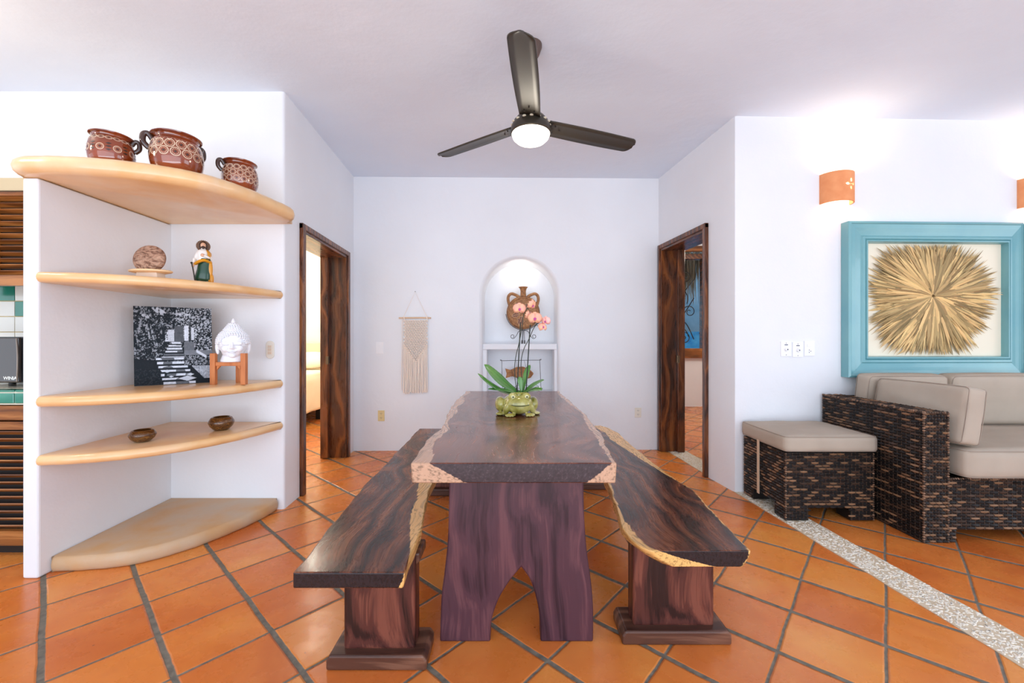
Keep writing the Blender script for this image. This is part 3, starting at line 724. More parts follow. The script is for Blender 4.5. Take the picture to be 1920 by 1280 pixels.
# ================================================================== NICHE OBJECTS
CLAY = (lambda t: (t.base(t.ramp(t.noise(40, 5).outputs[0], [(.35, lin((128, 82, 46))), (.65, lin((176, 124, 76)))])), t.rough(.6), t.bump(t.noise(130, 3).outputs[0], .4, .003)) and t.m)(NT('textured_brown_clay'))
CLAYD = M('dark_leaf_clay', (126, 84, 66), .65, bump=.3, bscale=150)
CLAYL = M('pale_leaf_vein', (214, 178, 140), .7)
vy = yb(0)+.17; vx = (981-960)/F*vy; vz = CAMZ+(HZ-586)/F*vy; vr = .188
va = thing('pilgrim_vase', 'flat round brown clay vase with two handles in the arched niche', 'vase', (vx, vy, vz-vr))
mb = MB(); RM = Matrix.Rotation(PI/2, 3, 'X')
mb.lathe([(0, .048), (.08, .050), (.155, .046), (.160, .052), (.167, .052), (.170, .044), (.182, .030), (vr, .0), (.182, -.030), (.165, -.045), (.08, -.05), (0, -.05)], 48, c=(vx, vy, vz), M=RM)
build('body', mb, CLAY, va)
mb = MB(); mb.lathe([(.036, .155), (.032, .20), (.030, .24), (.037, .268), (.052, .285), (.050, .289), (.042, .28), (.026, .25), (.024, .2)], 28, c=(vx, vy, vz)); build('neck', mb, CLAY, va)
for s in (-1, 1):
    mb = MB(); mb.tube(catmull([(vx+s*.045, vy, vz+.175), (vx+s*.085, vy, vz+.198), (vx+s*.130, vy, vz+.212), (vx+s*.162, vy, vz+.19), (vx+s*.170, vy, vz+.145), (vx+s*.155, vy, vz+.085)], 6), .017, 10); build('handle', mb, CLAY, va)
for i, (ax, az, sz, a0) in enumerate(((-.045, .03, .11, 2.2), (.03, .06, .10, .8), (.065, -.04, .10, -.5), (-.02, -.07, .11, -1.9), (-.07, -.03, .09, 3.4))):
    mb = MB(); d = Vector((math.cos(a0), 0, math.sin(a0))); sd = Vector((-math.sin(a0), 0, math.cos(a0))); c = Vector((vx+ax*.6, vy-.052, vz+az*.6))
    prof = [(0, 0), (.15, .22), (.3, .16), (.42, .40), (.58, .22), (.72, .26), (1, 0)]
    out = [c+sz*(d*u+sd*v) for u, v in prof]+[c+sz*(d*u-sd*v) for u, v in prof[-2:0:-1]]
    a = [mb.V(p) for p in out]; b = [mb.V(p+Vector((0, .01, 0))) for p in out]; n = len(out)
    mb.Fc(a)
    for k in range(n): mb.Fc((a[k], a[(k+1) % n], b[(k+1) % n], b[k]))
    lf = build('leaf_relief', mb, CLAYD, va, smooth=False)
    mb = MB(); mb.tube([p+Vector((0, -.001, 0)) for p in out]+[out[0]+Vector((0, -.001, 0))], .0022, 5); mb.tube([c+Vector((0, -.001, 0)), c+sz*d+Vector((0, -.001, 0))], .0022, 5)
    build('leaf_outline', mb, CLAYL, lf)
ws = thing('wire_plate_stand', 'dark scrolled wire stand cradling the round clay vase', 'stand', (vx, vy, 1.150))
mb = MB()
mb.tube([(vx+(vr+.006)*math.cos(a), vy-.03, vz+(vr+.006)*math.sin(a)) for a in [PI*(1.03+.94*k/30) for k in range(31)]], .0035, 6)
for s in (-1, 1):
    pts = [(vx+s*.012, vy-.03, vz-vr-.012), (vx+s*.05, vy-.035, vz-vr-.022), (vx+s*.072, vy-.04, vz-vr-.06), (vx+s*.095, vy-.04, vz-vr-.092)]
    cx_, cz_ = vx+s*.118, vz-vr-.078
    sp = [(cx_+s*.026*(1-k/22*.55)*math.cos(-2.4+k*.33), vy-.04, cz_+.026*(1-k/22*.55)*math.sin(-2.4+k*.33)) for k in range(22)]
    mb.tube(catmull(pts+[sp[0]], 6)+sp[1:], .0032, 6)
    mb.tube([(vx+s*.008, vy-.03, vz-vr-.0), (vx+s*.016, vy-.05, 1.158)], .003, 6); mb.tube([(vx+s*.014, vy-.046, 1.19), (vx+s*.016, vy-.05, 1.152)], .006, 8)
mb.tube([(vx, vy-.03, vz-vr-.005), (vx, vy+.06, 1.2), (vx, vy+.11, 1.153)], .0032, 6)
build('wire', mb, IRON, ws)
# niche downlight
mb = MB(); mb.lathe([(0, -.002), (.028, -.002), (.030, -.006), (.040, -.008), (.044, 0)], 24, c=(.09, yb(0)+.16, 2.058)); nl = build('niche_downlight', mb, [EM('niche_lamp_glow', (255, 250, 236), 12)]); tag(nl, 'small glowing downlight at the crown of the arched niche', 'light')
point('niche_bulb', (.09, yb(0)+.15, 2.0), 0.9, (1, .95, .88), .03)
# fish ornament
fyy = yb(0)+.15
fo = thing('fish_ornament', 'carved brown fish hung in a black wire frame inside the niche', 'ornament', ((977-960)/F*fyy, fyy, NBOT+.02))
def Pn(px, py, y=fyy): v = W2(px, py, y); return v
mb = MB(); zb_ = NBOT+.024
fr_pts = [Pn(941, 676), Pn(1012, 675), Pn(1014, 727), Pn(942, 728)]
mb.tube(catmull([fr_pts[0]+Vector((.012, 0, 0)), fr_pts[1]-Vector((.012, 0, 0)), fr_pts[1]-Vector((0, 0, .012)), fr_pts[2]+Vector((0, 0, .012)), fr_pts[2]-Vector((.012, 0, 0)), fr_pts[3]+Vector((.012, 0, 0)), fr_pts[3]+Vector((0, 0, .012)), fr_pts[0]-Vector((0, 0, .012))], 4, True), .003, 6, True)
mb.tube([Pn(942+72*k/30, 724+2.4*math.sin(k*.9)) for k in range(31)], .0022, 5)
for px in (946, 1010): mb.tube([Pn(px, 727), Pn(px, 727)+Vector((0, -.05, -.03)), Vector((Pn(px, 727).x, fyy-.06, zb_))], .003, 6); mb.tube([Pn(px, 727), Vector((Pn(px, 727).x, fyy+.06, zb_))], .003, 6)
build('wire_frame', mb, IRON, fo)
for q in ((968, 676, 969, 689), (983, 676, 986, 688)):
    mb = MB(); mb.tube([Pn(q[0], q[1]), Pn(q[2], q[3])], .0018, 5); build('hook', mb, IRON, fo)
mb = MB(); top = [(947, 690), (952, 694), (958, 693), (968, 688), (980, 687), (992, 691), (1000, 699)]; bot = [(1000, 701), (995, 708), (984, 711), (972, 709), (960, 705), (955, 704), (948, 709), (950, 700)]
out = [Pn(a, b) for a, b in top+bot]; a = [mb.V(p+Vector((0, -.008, 0))) for p in out]; b = [mb.V(p+Vector((0, .008, 0))) for p in out]; c_ = Pn(980, 699)
ai = [mb.V(c_+(p-c_)*.72+Vector((0, -.022, 0))) for p in out]
n = len(out); mb.Fc(ai); mb.Fc(b[::-1])
for k in range(n): j = (k+1) % n; mb.Fc((a[k], a[j], b[j], b[k])); mb.Fc((ai[k], ai[j], a[j], a[k]))
fb = build('fish', mb, CLAY, fo, smooth=False, bevel=.003)
for px in (959, 964, 988):
    mb = MB(); mb.tube([Pn(px, 692)+Vector((0, -.0225, 0)), Pn(px+2, 699)+Vector((0, -.026, 0)), Pn(px, 706)+Vector((0, -.0225, 0))], .003, 5); build('fin_carving', mb, CLAYD, fb)
mb = MB(); mb.ell(Pn(994, 697)+Vector((0, -.024, 0)), .006); build('eye', mb, CLAYD, fb)

# ================================================================== MACRAME, SWITCHES
MAC = (lambda t: (t.base(lin((242, 228, 214))), t.rough(.95), t.bump(t.noise(300, 2).outputs[0], .3, .001)) and t.m)(NT('cream_cotton_cord'))
my = yb(-1)-.022
mc = thing('macrame_hanging', 'cream macrame wall hanging on a wooden dowel left of the niche', 'wall hanging', ((778-960)/F*my, my, .62))
def Pm(px, py, d=0): v = W2(px, py, my+d); return v
mb = MB(); mb.tube([Pm(748, 596), Pm(790, 595.5), Pm(808, 596)], .0095, 10); build('dowel', mb, M('pale_dowel_wood', (214, 182, 152), .6), mc)
mb = MB(); mb.tube([Pm(757, 593), Pm(778.5, 547), Pm(800, 593)], .0025, 6); mb.tube([Pm(754, 597, -.012), Pm(754, 640, -.006), Pm(753, 700), Pm(753, 732)], .003, 6)
for px in (757, 800): mb.tube([Pm(px, 592, -.01), Pm(px+1, 600, -.01)], .005, 6)
build('hanging_cord', mb, MAC, mc)
mb = MB(); mb.ell(Pm(778.5, 546.5, .005), .005); build('nail', mb, PGREY, mc)
mb = MB(); nC = 10; cw_ = 4.6; rw = 3.3
for r in range(26):
    for c in range(nC):
        px = 758.5+(c+.5*(r % 2))*cw_; py = 601+r*rw
        if px > 801.5: continue
        dx = abs(px-779)/22; lim = 681-dx*34; vgap = 660-dx*42
        if py > lim: continue
        if vgap < py < vgap+10 and dx < .98:                           # open V band: straight cords
            for q in (-1.3, 0, 1.3): mb.tube([Pm(px+q, py-2, -.004), Pm(px+q, py+2, -.004)], .0028, 5)
            continue
        for s in (-1, 1):
            mb.ell(Pm(px+s*.75, py, -.008-.002*s), (.0095, .008, .0056), (0, .55*s, 0), 8, 6)
            mb.tube([Pm(px, py, -.003), Pm(px+s*cw_*.5, py+rw, -.003)], .0030, 5)
build('knotted_panel', mb, MAC, mc, smooth='all')
mb = MB()
for k in range(30):
    px = 756.5+k*1.52; dx = abs(px-779)/23; py0 = 676-dx*34
    j = random.uniform(-1.5, 2)
    d0 = random.uniform(-.004, .002)
    mb.tube(catmull([Pm(px, py0, -.003), Pm(px+random.uniform(-.6, .6), (py0+735)/2, d0-.004), Pm(px+random.uniform(-.8, .8), 731+j, d0-.004), Pm(px+random.uniform(-1, 1), 736+j, d0-.002)], 4), [.0038]*12+[.0052], 6)
build('fringe', mb, MAC, mc, smooth='all')

def plate(name, label, cat, c, w_, h_, nrm, kind, mat, grp=None):
    """c: centre on the wall face; nrm: facing direction in XY"""
    n = Vector((nrm[0], nrm[1], 0)).normalized(); s = Vector((-n.y, n.x, 0))
    ang = math.atan2(-n.x, n.y)+PI
    t = thing(name, label, cat, c, ang, grp)
    mb = MB(); mb.box(-w_/2, w_/2, -.007, .001, -h_/2, h_/2)
    build('plate', mb, mat, t, world=False, smooth=False, bevel=.002)
    def part(nm, f, m=PWHITE, bev=.001):
        mb = MB(); f(mb); build(nm, mb, m, t, world=False, bevel=bev if bev else 0)
    if kind == 'rocker': part('rocker', lambda b: (b.box(-w_*.2, w_*.2, -.011, -.006, -h_*.02, h_*.28), b.box(-w_*.2, w_*.2, -.010, -.006, -h_*.28, -h_*.03)))
    if kind == 'outlet':
        for z in (h_*.2, -h_*.2):
            mb = MB(); mb.lathe([(0, -.0), (w_*.24, 0), (w_*.24, -.003), ], 16, c=(0, -.0075, z), M=RM); soc = build('socket', mb, mat, t, world=False)
            part('socket_slot', lambda b: (b.box(-w_*.12, -w_*.07, -.0095, -.007, z, z+h_*.07), b.box(w_*.07, w_*.12, -.0095, -.007, z, z+h_*.07), b.box(-w_*.03, w_*.03, -.0095, -.007, z-h_*.08, z-h_*.04)), PGREY, 0)
    if kind == 'dial':
        part('dial', lambda b: b.lathe([(0, .014), (.0125, .014), (.0155, 0)], 20, M=RM, c=(0, -.006, -.003)))
        part('dial_mark', lambda b: b.box(.000, .009, -.0215, -.0195, -.006, .003, Matrix.Rotation(.5, 4, 'Y')), PGREY, 0)
        part('lettering_strip', lambda b: b.box(-.013, .013, -.0085, -.006, h_*.25, h_*.30), M('navy_print', (40, 48, 84), .5), 0)
        for q in (1, -1): part('screw', lambda b: b.ell((0, -.007, q*h_*.39), .003, nu=8, nv=6), PGREY, 0)
    if kind == 'switchoutlet':
        part('switch', lambda b: b.box(-w_*.25, w_*.12, -.010, -.006, h_*.12, h_*.3)); part('socket_slot', lambda b: (b.box(-.006, -.002, -.0085, -.006, -.016, -.009), b.box(-.006, -.002, -.0085, -.006, -.034, -.027), b.box(.006, .011, -.0085, -.006, -.025, -.019)), PGREY, 0)
    if kind == 'triple':
        for k in (-1, 0, 1): part('switch', lambda b: b.box(-w_*.22, w_*.2, -.011, -.006, k*h_*.2-h_*.08, k*h_*.2+h_*.08), M('beige_key', (222, 208, 196), .4))
    return t
plate('light_switch', 'white light switch plate between the left door and the macrame', 'switch', W2(712, 652, yb(-1.4)-.001), .082, .125, (0, -1), 'rocker', PWHITE)
plate('wall_outlet', 'beige outlet plate low on the wall below the macrame', 'outlet', W2(715, 779, yb(-1.4)-.001), .070, .115, (0, -1), 'outlet', PIVORY, 'low wall outlets')
plate('wall_outlet', 'white outlet plate low on the wall right of the table', 'outlet', W2(1196, 773, yb(1.35)-.001), .070, .105, (0, -1), 'outlet', M('offwhite_plastic', (226, 220, 206), .4), 'low wall outlets')
rn = (.031, -1)
for i, (px, py, k, lb) in enumerate(((1473, 654, 'dial', 'leftmost white fan dial plate beside the teal frame'), (1495, 655.5, 'dial', 'white fan dial plate between the other dial and the small socket plate'), (1517, 653, 'switchoutlet', 'white switch and socket plate nearest the teal frame'))):
    Y = RY((px-960)/F*3.26)-.001
    plate('dial_plate' if k == 'dial' else 'socket_plate', lb, 'switch', W2(px, py, Y), .083, .118, rn, k, PWHITE, 'plates beside the teal frame')
# oval plate in shelf nook
t = thing('shelf_nook_switch', 'ivory oval switch plate beside the white head sculpture', 'switch', (-1.705, 2.919, 1.127))
mb = MB(); out = [(.029*math.cos(a), (.029*math.sin(a)+(.034 if math.sin(a) > 0 else -.034))) for a in [2*PI*k/32 for k in range(32)]]
mb.prism(out, lambda p: (p[0], 0, p[1]), lambda p: (p[0], -.010, p[1])); build('plate', mb, M('ivory_oval_plastic', (226, 220, 208), .4), t, world=False, bevel=.003)
for k in (-1, 0, 1):
    mb = MB(); mb.box(-.013, .013, -.014, -.009, k*.022-.009, k*.022+.009); build('switch', mb, M('beige_switch_key', (216, 196, 176), .4), t, world=False, bevel=.001)

# ================================================================== CEILING FAN
fX, fY = .112, 2.46
fan = thing('ceiling_fan', 'dark bronze three blade ceiling fan with glowing round light', 'fan', (fX, fY, H))
mb = MB(); mb.lathe([(0, 0), (.066, 0), (.066, -.015), (.050, -.06), (.026, -.10), (.016, -.105)], 28, c=(fX, fY, H)); build('canopy', mb, M('brown_bronze', (92, 74, 66), .45, metal=.2), fan)
mb = MB(); mb.tube([(fX, fY, H-.10), (fX, fY, 2.50)], .014, 12); build('downrod', mb, FANM, fan)
mb = MB(); mb.lathe([(0, 2.535), (.05, 2.53), (.085, 2.515), (.105, 2.49), (.110, 2.474), (.118, 2.460), (.121, 2.440), (.121, 2.425), (.112, 2.420)], 40, c=(fX, fY, 0)); mh = build('motor_housing', mb, FANM, fan)
mb = MB()
for k in range(16):
    a = 2*PI*k/16; mb.ell((fX+.1085*math.cos(a), fY+.1085*math.sin(a), 2.477), (.012, .012, .006), (0, 0, a), 10, 6)
build('vent_hole', mb, M('pale_vent_gap', (206, 198, 176), .6), mh)
mb = MB(); mb.lathe([(.113, 2.432), (.113, 2.417), (.106, 2.398), (.087, 2.380), (.057, 2.369), (.02, 2.365), (0, 2.3648)], 40, c=(fX, fY, 0)); build('light_globe', mb, EM('fan_globe_glow', (255, 246, 230), 4.0), fan)
point('fan_bulb', (fX, fY, 2.30), 7, (1, .90, .74), .10)
for ang in (-96, 22, 145):
    a = math.radians(ang); mb = MB(); n = 36; pit = -.20
    def wdt(t): return .060+.006*math.sin(PI*t)
    d = Vector((math.cos(a), math.sin(a), 0)); s = Vector((-math.sin(a), math.cos(a), 0))
    c = Vector((fX, fY, 2.478))
    rows = []
    for k in range(n+1):
        t = 1-(1-k/n)**1.8; r = .10+.645*t; hw = wdt(t)
        if t > .93: hw *= max(.30, math.sqrt(max(0, 1-((t-.93)/.0705)**2)))
        row = []
        for u in (-1, -.5, 0, .5, 1):
            row.append(mb.V(c+d*r+s*hw*u+Vector((0, 0, hw*u*pit-.006*(1-u*u)*-1))))
        rows.append(row)
    for p, q in zip(rows, rows[1:]):
        for z in range(4): mb.Fc((p[z], p[z+1], q[z+1], q[z]))
    bd = build('blade', mb, FANB, fan, solid=.006, fixn=False)
    for (r, u) in ((.15, -.028), (.15, .028), (.19, 0)):
        mb = MB(); mb.ell(c+d*r+s*u+Vector((0, 0, u*pit-.003)), .005, nu=8, nv=6); build('screw', mb, BLACKISH, bd)

# ================================================================== SCONCES
TERRA = (lambda t: (t.base(t.ramp(t.noise(9, 3).outputs[0], [(.35, lin((226, 144, 92))), (.65, lin((236, 160, 108)))])), t.rough(.8)) and t.m)(NT('sconce_clay'))
def petal_hole(ang, z, ca, cz, s):
    """four petals + centre"""
    du = (ang-ca)*.12; dv = z-cz
    if abs(du) < .006 and abs(dv) < .006: return True
    for (ux, uz, L) in ((1, 0, .028), (-1, 0, .036), (0, 1, .034), (0, -1, .034)):
        t = (du*ux+dv*uz); w_ = abs(du*uz-dv*ux)
        t0 = .012
        if t0 < t < t0+L:
            q = (t-t0)/L
            if w_ < .0105*math.sin(PI*q)**.7: return True
    return False
def sconce(x0, z0, label):
    yw = RY(x0)
    sc = thing('wall_sconce', label, 'sconce', (x0, yw, z0), group='clay half round wall sconces')
    mb = MB(); NA, NZ = 130, 80; r = .121; hh = .115
    idx = {}
    def V(i, j):
        if (i, j) not in idx:
            a = PI+PI*i/NA; z = -hh+2*hh*j/NZ; idx[(i, j)] = mb.V((x0+r*math.cos(a), yw+.92*r*math.sin(a), z0+z))
        return idx[(i, j)]
    for i in range(NA):
        for j in range(NZ):
            a = PI+PI*(i+.5)/NA; z = -hh+2*hh*(j+.5)/NZ
            if petal_hole(a, z, PI*1.60, .012, 1): continue
            mb.Fc((V(i, j), V(i+1, j), V(i+1, j+1), V(i, j+1)))
    build('shade', mb, TERRA, sc, solid=.010, fixn=False)
    mb = MB(); mb.ell((x0, yw-.055, z0-.0), (.028, .028, .042)); build('bulb', mb, EM('sconce_bulb_glow', (255, 236, 200), 14), sc)
    mb = MB(); mb.tube([(x0, yw+.002, z0-.055), (x0, yw-.05, z0-.055), (x0, yw-.055, z0-.03)], .014, 10); build('lamp_holder', mb, PWHITE, sc)
    sc.rotation_euler.z = math.atan2(.16, 5.152)
    p = point('sconce_lamp', (x0, yw-.06, z0+.055), 4.2, (1, .90, .72), .03)
    p = point('sconce_lamp', (x0, yw-.06, z0-.055), 1.2, (1, .86, .72), .03)
sconce(2.55, 2.378, 'orange clay wall sconce with flower cutout above the teal frame corner')
sconce(4.17, 2.36, 'orange clay wall sconce cut off by the right picture edge')

# ================================================================== TEAL FRAME
TEAL = (lambda t: (t.base(t.ramp(t.noise(3, 4).outputs[0], [(.3, lin((98, 158, 168))), (.7, lin((116, 170, 174)))])), t.rough(.28), t.b.inputs['Coat Weight'].__setattr__('default_value', .3), t.bump(t.noise(25, 3).outputs[0], .06, .003)) and t.m)(NT('teal_gloss_paint'))
PANEL = M('cream_backing', (238, 230, 208), .8)
def teal_frame(X0, X1, Z0, Z1, label, ix0, ix1, iz0, iz1, burst=True):
    yw = RY((X0+X1)/2)-.002
    ar = thing('framed_palm_art', label, 'wall art', ((X0+X1)/2, yw, Z0), group='teal framed wall pieces')
    rings = [(0, 0), (0, .070), (.015, .078), (.022, .070), (.05, .066), (.075, .058), (.105, .050), (.112, .058), (.128, .058), (.134, .046), (.140, .060), (.150, .056), (.156, .03)]
    tot = .156; mb = MB(); Rg = []
    for (w_, d) in rings:
        f = w_/tot; Rg.append([mb.V(p) for p in ((X0+(ix0-X0)*f, yw-d, Z0+(iz0-Z0)*f), (X1+(ix1-X1)*f, yw-d, Z0+(iz0-Z0)*f), (X1+(ix1-X1)*f, yw-d, Z1+(iz1-Z1)*f), (X0+(ix0-X0)*f, yw-d, Z1+(iz1-Z1)*f))])
    Rg.append([mb.V(p) for p in ((ix0, yw-.004, iz0), (ix1, yw-.004, iz0), (ix1, yw-.004, iz1), (ix0, yw-.004, iz1))])
    for a, b in zip(Rg, Rg[1:]):
        for k in range(4): j = (k+1) % 4; mb.Fc((a[k], a[j], b[j], b[k]))
    build('frame', mb, TEAL, ar, smooth=False, bevel=.002, bseg=2)
    mb = MB(); mb.box(ix0-.01, ix1+.01, yw-.008, yw-.001, iz0-.01, iz1+.01); build('backing_panel', mb, PANEL, ar, smooth=False)
    if burst:
        mb = MB(); cx, cz = (1737-960)/F*yw, CAMZ+(HZ-556)/F*yw
        for i in range(1250):
            a = random.uniform(0, 2*PI); lay = random.random()
            Lm = .575+.045*math.sin(5*a+1)+.03*math.sin(11*a); 
            L1 = Lm*(random.uniform(.80, 1.03) if lay < .6 else random.uniform(.35, .8)); L0 = .012 if lay > .3 else random.uniform(.02, .2)
            # keep inside the box
            mx = (ix1-cx-.012) if math.cos(a) > 0 else (cx-ix0-.012); mz = (iz1-cz-.012) if math.sin(a) > 0 else (cz-iz0-.012)
            Lc = ((abs(math.cos(a))/mx)**3+(abs(math.sin(a))/mz)**3)**(-1/3); L1 = min(L1, Lc*random.choice((random.uniform(.80, 1.0), random.uniform(.98, 1.22))))
            if L1 <= L0+.05: continue
            wd = random.uniform(.0036, .0080); g_ = random.choice((random.uniform(.35, .8), random.uniform(.8, 1.3))); rr = random.uniform(.95, 1.05)
            mb.col = (.70*g_*rr, .49*g_, .22*g_)  # random tone per blade, spread wide to suggest shadows between blades
            bend = random.gauss(0, .030); y0_ = -.010-.040*lay; tilt = random.uniform(-.008, .012)
            d = Vector((math.cos(a), 0, math.sin(a))); s = Vector((-math.sin(a), 0, math.cos(a))); rows = []
            for k in range(5):
                t = k/4; p = Vector((cx, yw, cz))+d*(L0+(L1-L0)*t)+s*bend*t*t+Vector((0, y0_-tilt*t-.012*math.sin(PI*t), 0))
                p.x = min(max(p.x, ix0+.014), ix1-.020); p.z = min(max(p.z, iz0+.006), iz1-.006)
                w_ = wd*(.6+1.0*math.sin(PI*min(1, t*.8+.1)))*(1 if k < 4 else .06)
                rows.append([mb.V(p-s*w_), mb.V(p+Vector((0, -w_*.8, 0))), mb.V(p+s*w_)])
            for p, q in zip(rows, rows[1:]):
                mb.Fc((p[0], p[1], q[1], q[0])); mb.Fc((p[1], p[2], q[2], q[1]))
        o = build('palm_blades', mb, VC('dried_palm', .7), ar, smooth=False, fixn=False); o['kind'] = 'stuff'; o['label'] = 'dried palm sunburst'
    ar.rotation_euler.z = math.atan2(.16, 5.152); return ar
teal_frame(2.598, 4.005, .905, 2.115, 'teal framed sunburst of dried palm blades above the sofa', 2.775, 3.900, 1.068, 1.955)
teal_frame(4.010, 5.35, .925, 2.105, 'second teal frame, only its left edge visible at the right picture border', 4.18, 5.18, 1.08, 1.94, burst=False)

# ================================================================== WICKER
WICK = VC('woven_synthetic_rattan', .48, spec=.35)
def stitch_face(mb, O, U, V, lu, lv, N, cw=.050, rh=.0190, clip=None, seed=1):
    rnd = random.Random(seed); O = Vector(O); U = Vector(U); V = Vector(V); N = Vector(N)
    nr = int(round(lv/rh)); rh = lv/nr; nc = max(1, int(round(lu/cw))); cw = lu/nc
    for r in range(nr):
        rowt = rnd.random()
        for c in range(-1, nc+1):
            uc = (c+.5+(.5 if r % 2 else 0))*cw; vc = (r+.5)*rh
            u0, u1 = max(0, uc-cw*.46), min(lu, uc+cw*.46)
            if u1-u0 < cw*.15: continue
            if clip and not clip(uc, vc): continue
            q = rnd.random()
            if q < .16+.25*(rowt > .65): col = (.23, .12, .062)
            elif q < .46: col = (.060, .031, .019)
            else: col = (.013, .009, .008)
            g_ = rnd.uniform(.75, 1.25); mb.col = tuple(x*g_ for x in col)
            jv = rnd.uniform(-.0012, .0012); rows = []
            for k in range(6):
                t = k/5; u = u0+(u1-u0)*t; hgt = .0062*math.sin(PI*(.12+.76*t)); hw = rh*.37*(.68+.32*math.sin(PI*t))
                sag = .0012*math.sin(PI*t)*(1 if c % 2 else -1)
                rows.append([mb.V(O+U*u+V*(vc-hw+jv)+N*(hgt-.004)), mb.V(O+U*u+V*(vc+sag+jv)+N*(hgt+.0026)), mb.V(O+U*u+V*(vc+hw+jv)+N*(hgt-.004))])
            for a, b in zip(rows, rows[1:]):
                mb.Fc((a[0], b[0], b[1], a[1])); mb.Fc((a[1], b[1], b[2], a[2]))
    mb.col = (.075, .042, .026)
    for c in range(2*nc+1):
        u = min(max(c*cw/2, .003), lu-.003)
        if clip and not clip(u, lv*.5): continue
        pts = [O+U*(u+.0006*math.sin(k*2.1))+V*(lv*k/8)-N*.0006 for k in range(9)]
        if clip: pts = [p for p in pts if clip(u, (p-O).dot(V))]
        if len(pts) > 1: mb.tube(pts, .0024, 5)
def wicker_edge(mb, a, b, seed=0, r=.0075):
    rnd = random.Random(seed); a = Vector(a); b = Vector(b); n = int((b-a).length/.014)
    for k in range(n):
        p = a+(b-a)*((k+.5)/n); g_ = rnd.choice((.3, .5, 1.0, 1.5)); mb.col = (.16*g_, .09*g_, .055*g_)
        d = (b-a).normalized(); ax = [.0066 if abs(d[i]) > .5 else r for i in range(3)]; mb.ell(p, tuple(ax), None, 8, 6)
# ---- ottoman
OX0, OX1, OY0, OY1 = 1.80, 2.385, 2.72, 3.215
ot = thing('wicker_ottoman', 'square dark woven wicker ottoman base beside the sofa arm', 'ottoman', ((OX0+OX1)/2, (OY0+OY1)/2, 0))
mb = MB(); mb.col = (.012, .009, .008); ZT = .445
mb.box(OX0+.006, OX1-.006, OY0+.006, OY1-.006, .085, ZT)
for (a, b, c, d) in ((OX0, OX0+.16, OY0, OY0+.13), (OX1-.16, OX1, OY0, OY0+.13), (OX0, OX0+.13, OY1-.13, OY1), (OX1-.13, OX1, OY1-.13, OY1)): mb.box(a+.006, b-.006, c+.006, d-.006, .0, .09)
cl = lambda u, v: v > .085 or u < .16 or u > (OX1-OX0)-.16
stitch_face(mb, (OX0, OY0+.004, 0), (1, 0, 0), (0, 0, 1), OX1-OX0, ZT, (0, -1, 0), clip=cl, seed=3)
cl2 = lambda u, v: v > .085 or u < .12 or u > (OY1-OY0)-.12
stitch_face(mb, (OX0+.004, OY1, 0), (0, -1, 0), (0, 0, 1), OY1-OY0, ZT, (-1, 0, 0), clip=cl2, seed=4)
stitch_face(mb, (OX1-.004, OY0, 0), (0, 1, 0), (0, 0, 1), OY1-OY0, ZT, (1, 0, 0), clip=cl2, seed=5)
wicker_edge(mb, (OX0+.004, OY0+.004, 0), (OX0+.004, OY0+.004, ZT), 6); wicker_edge(mb, (OX1-.004, OY0+.004, 0), (OX1-.004, OY0+.004, ZT), 7)
build('woven_body', mb, WICK, ot, fixn=False, angle=60); ot.location.z += .0075

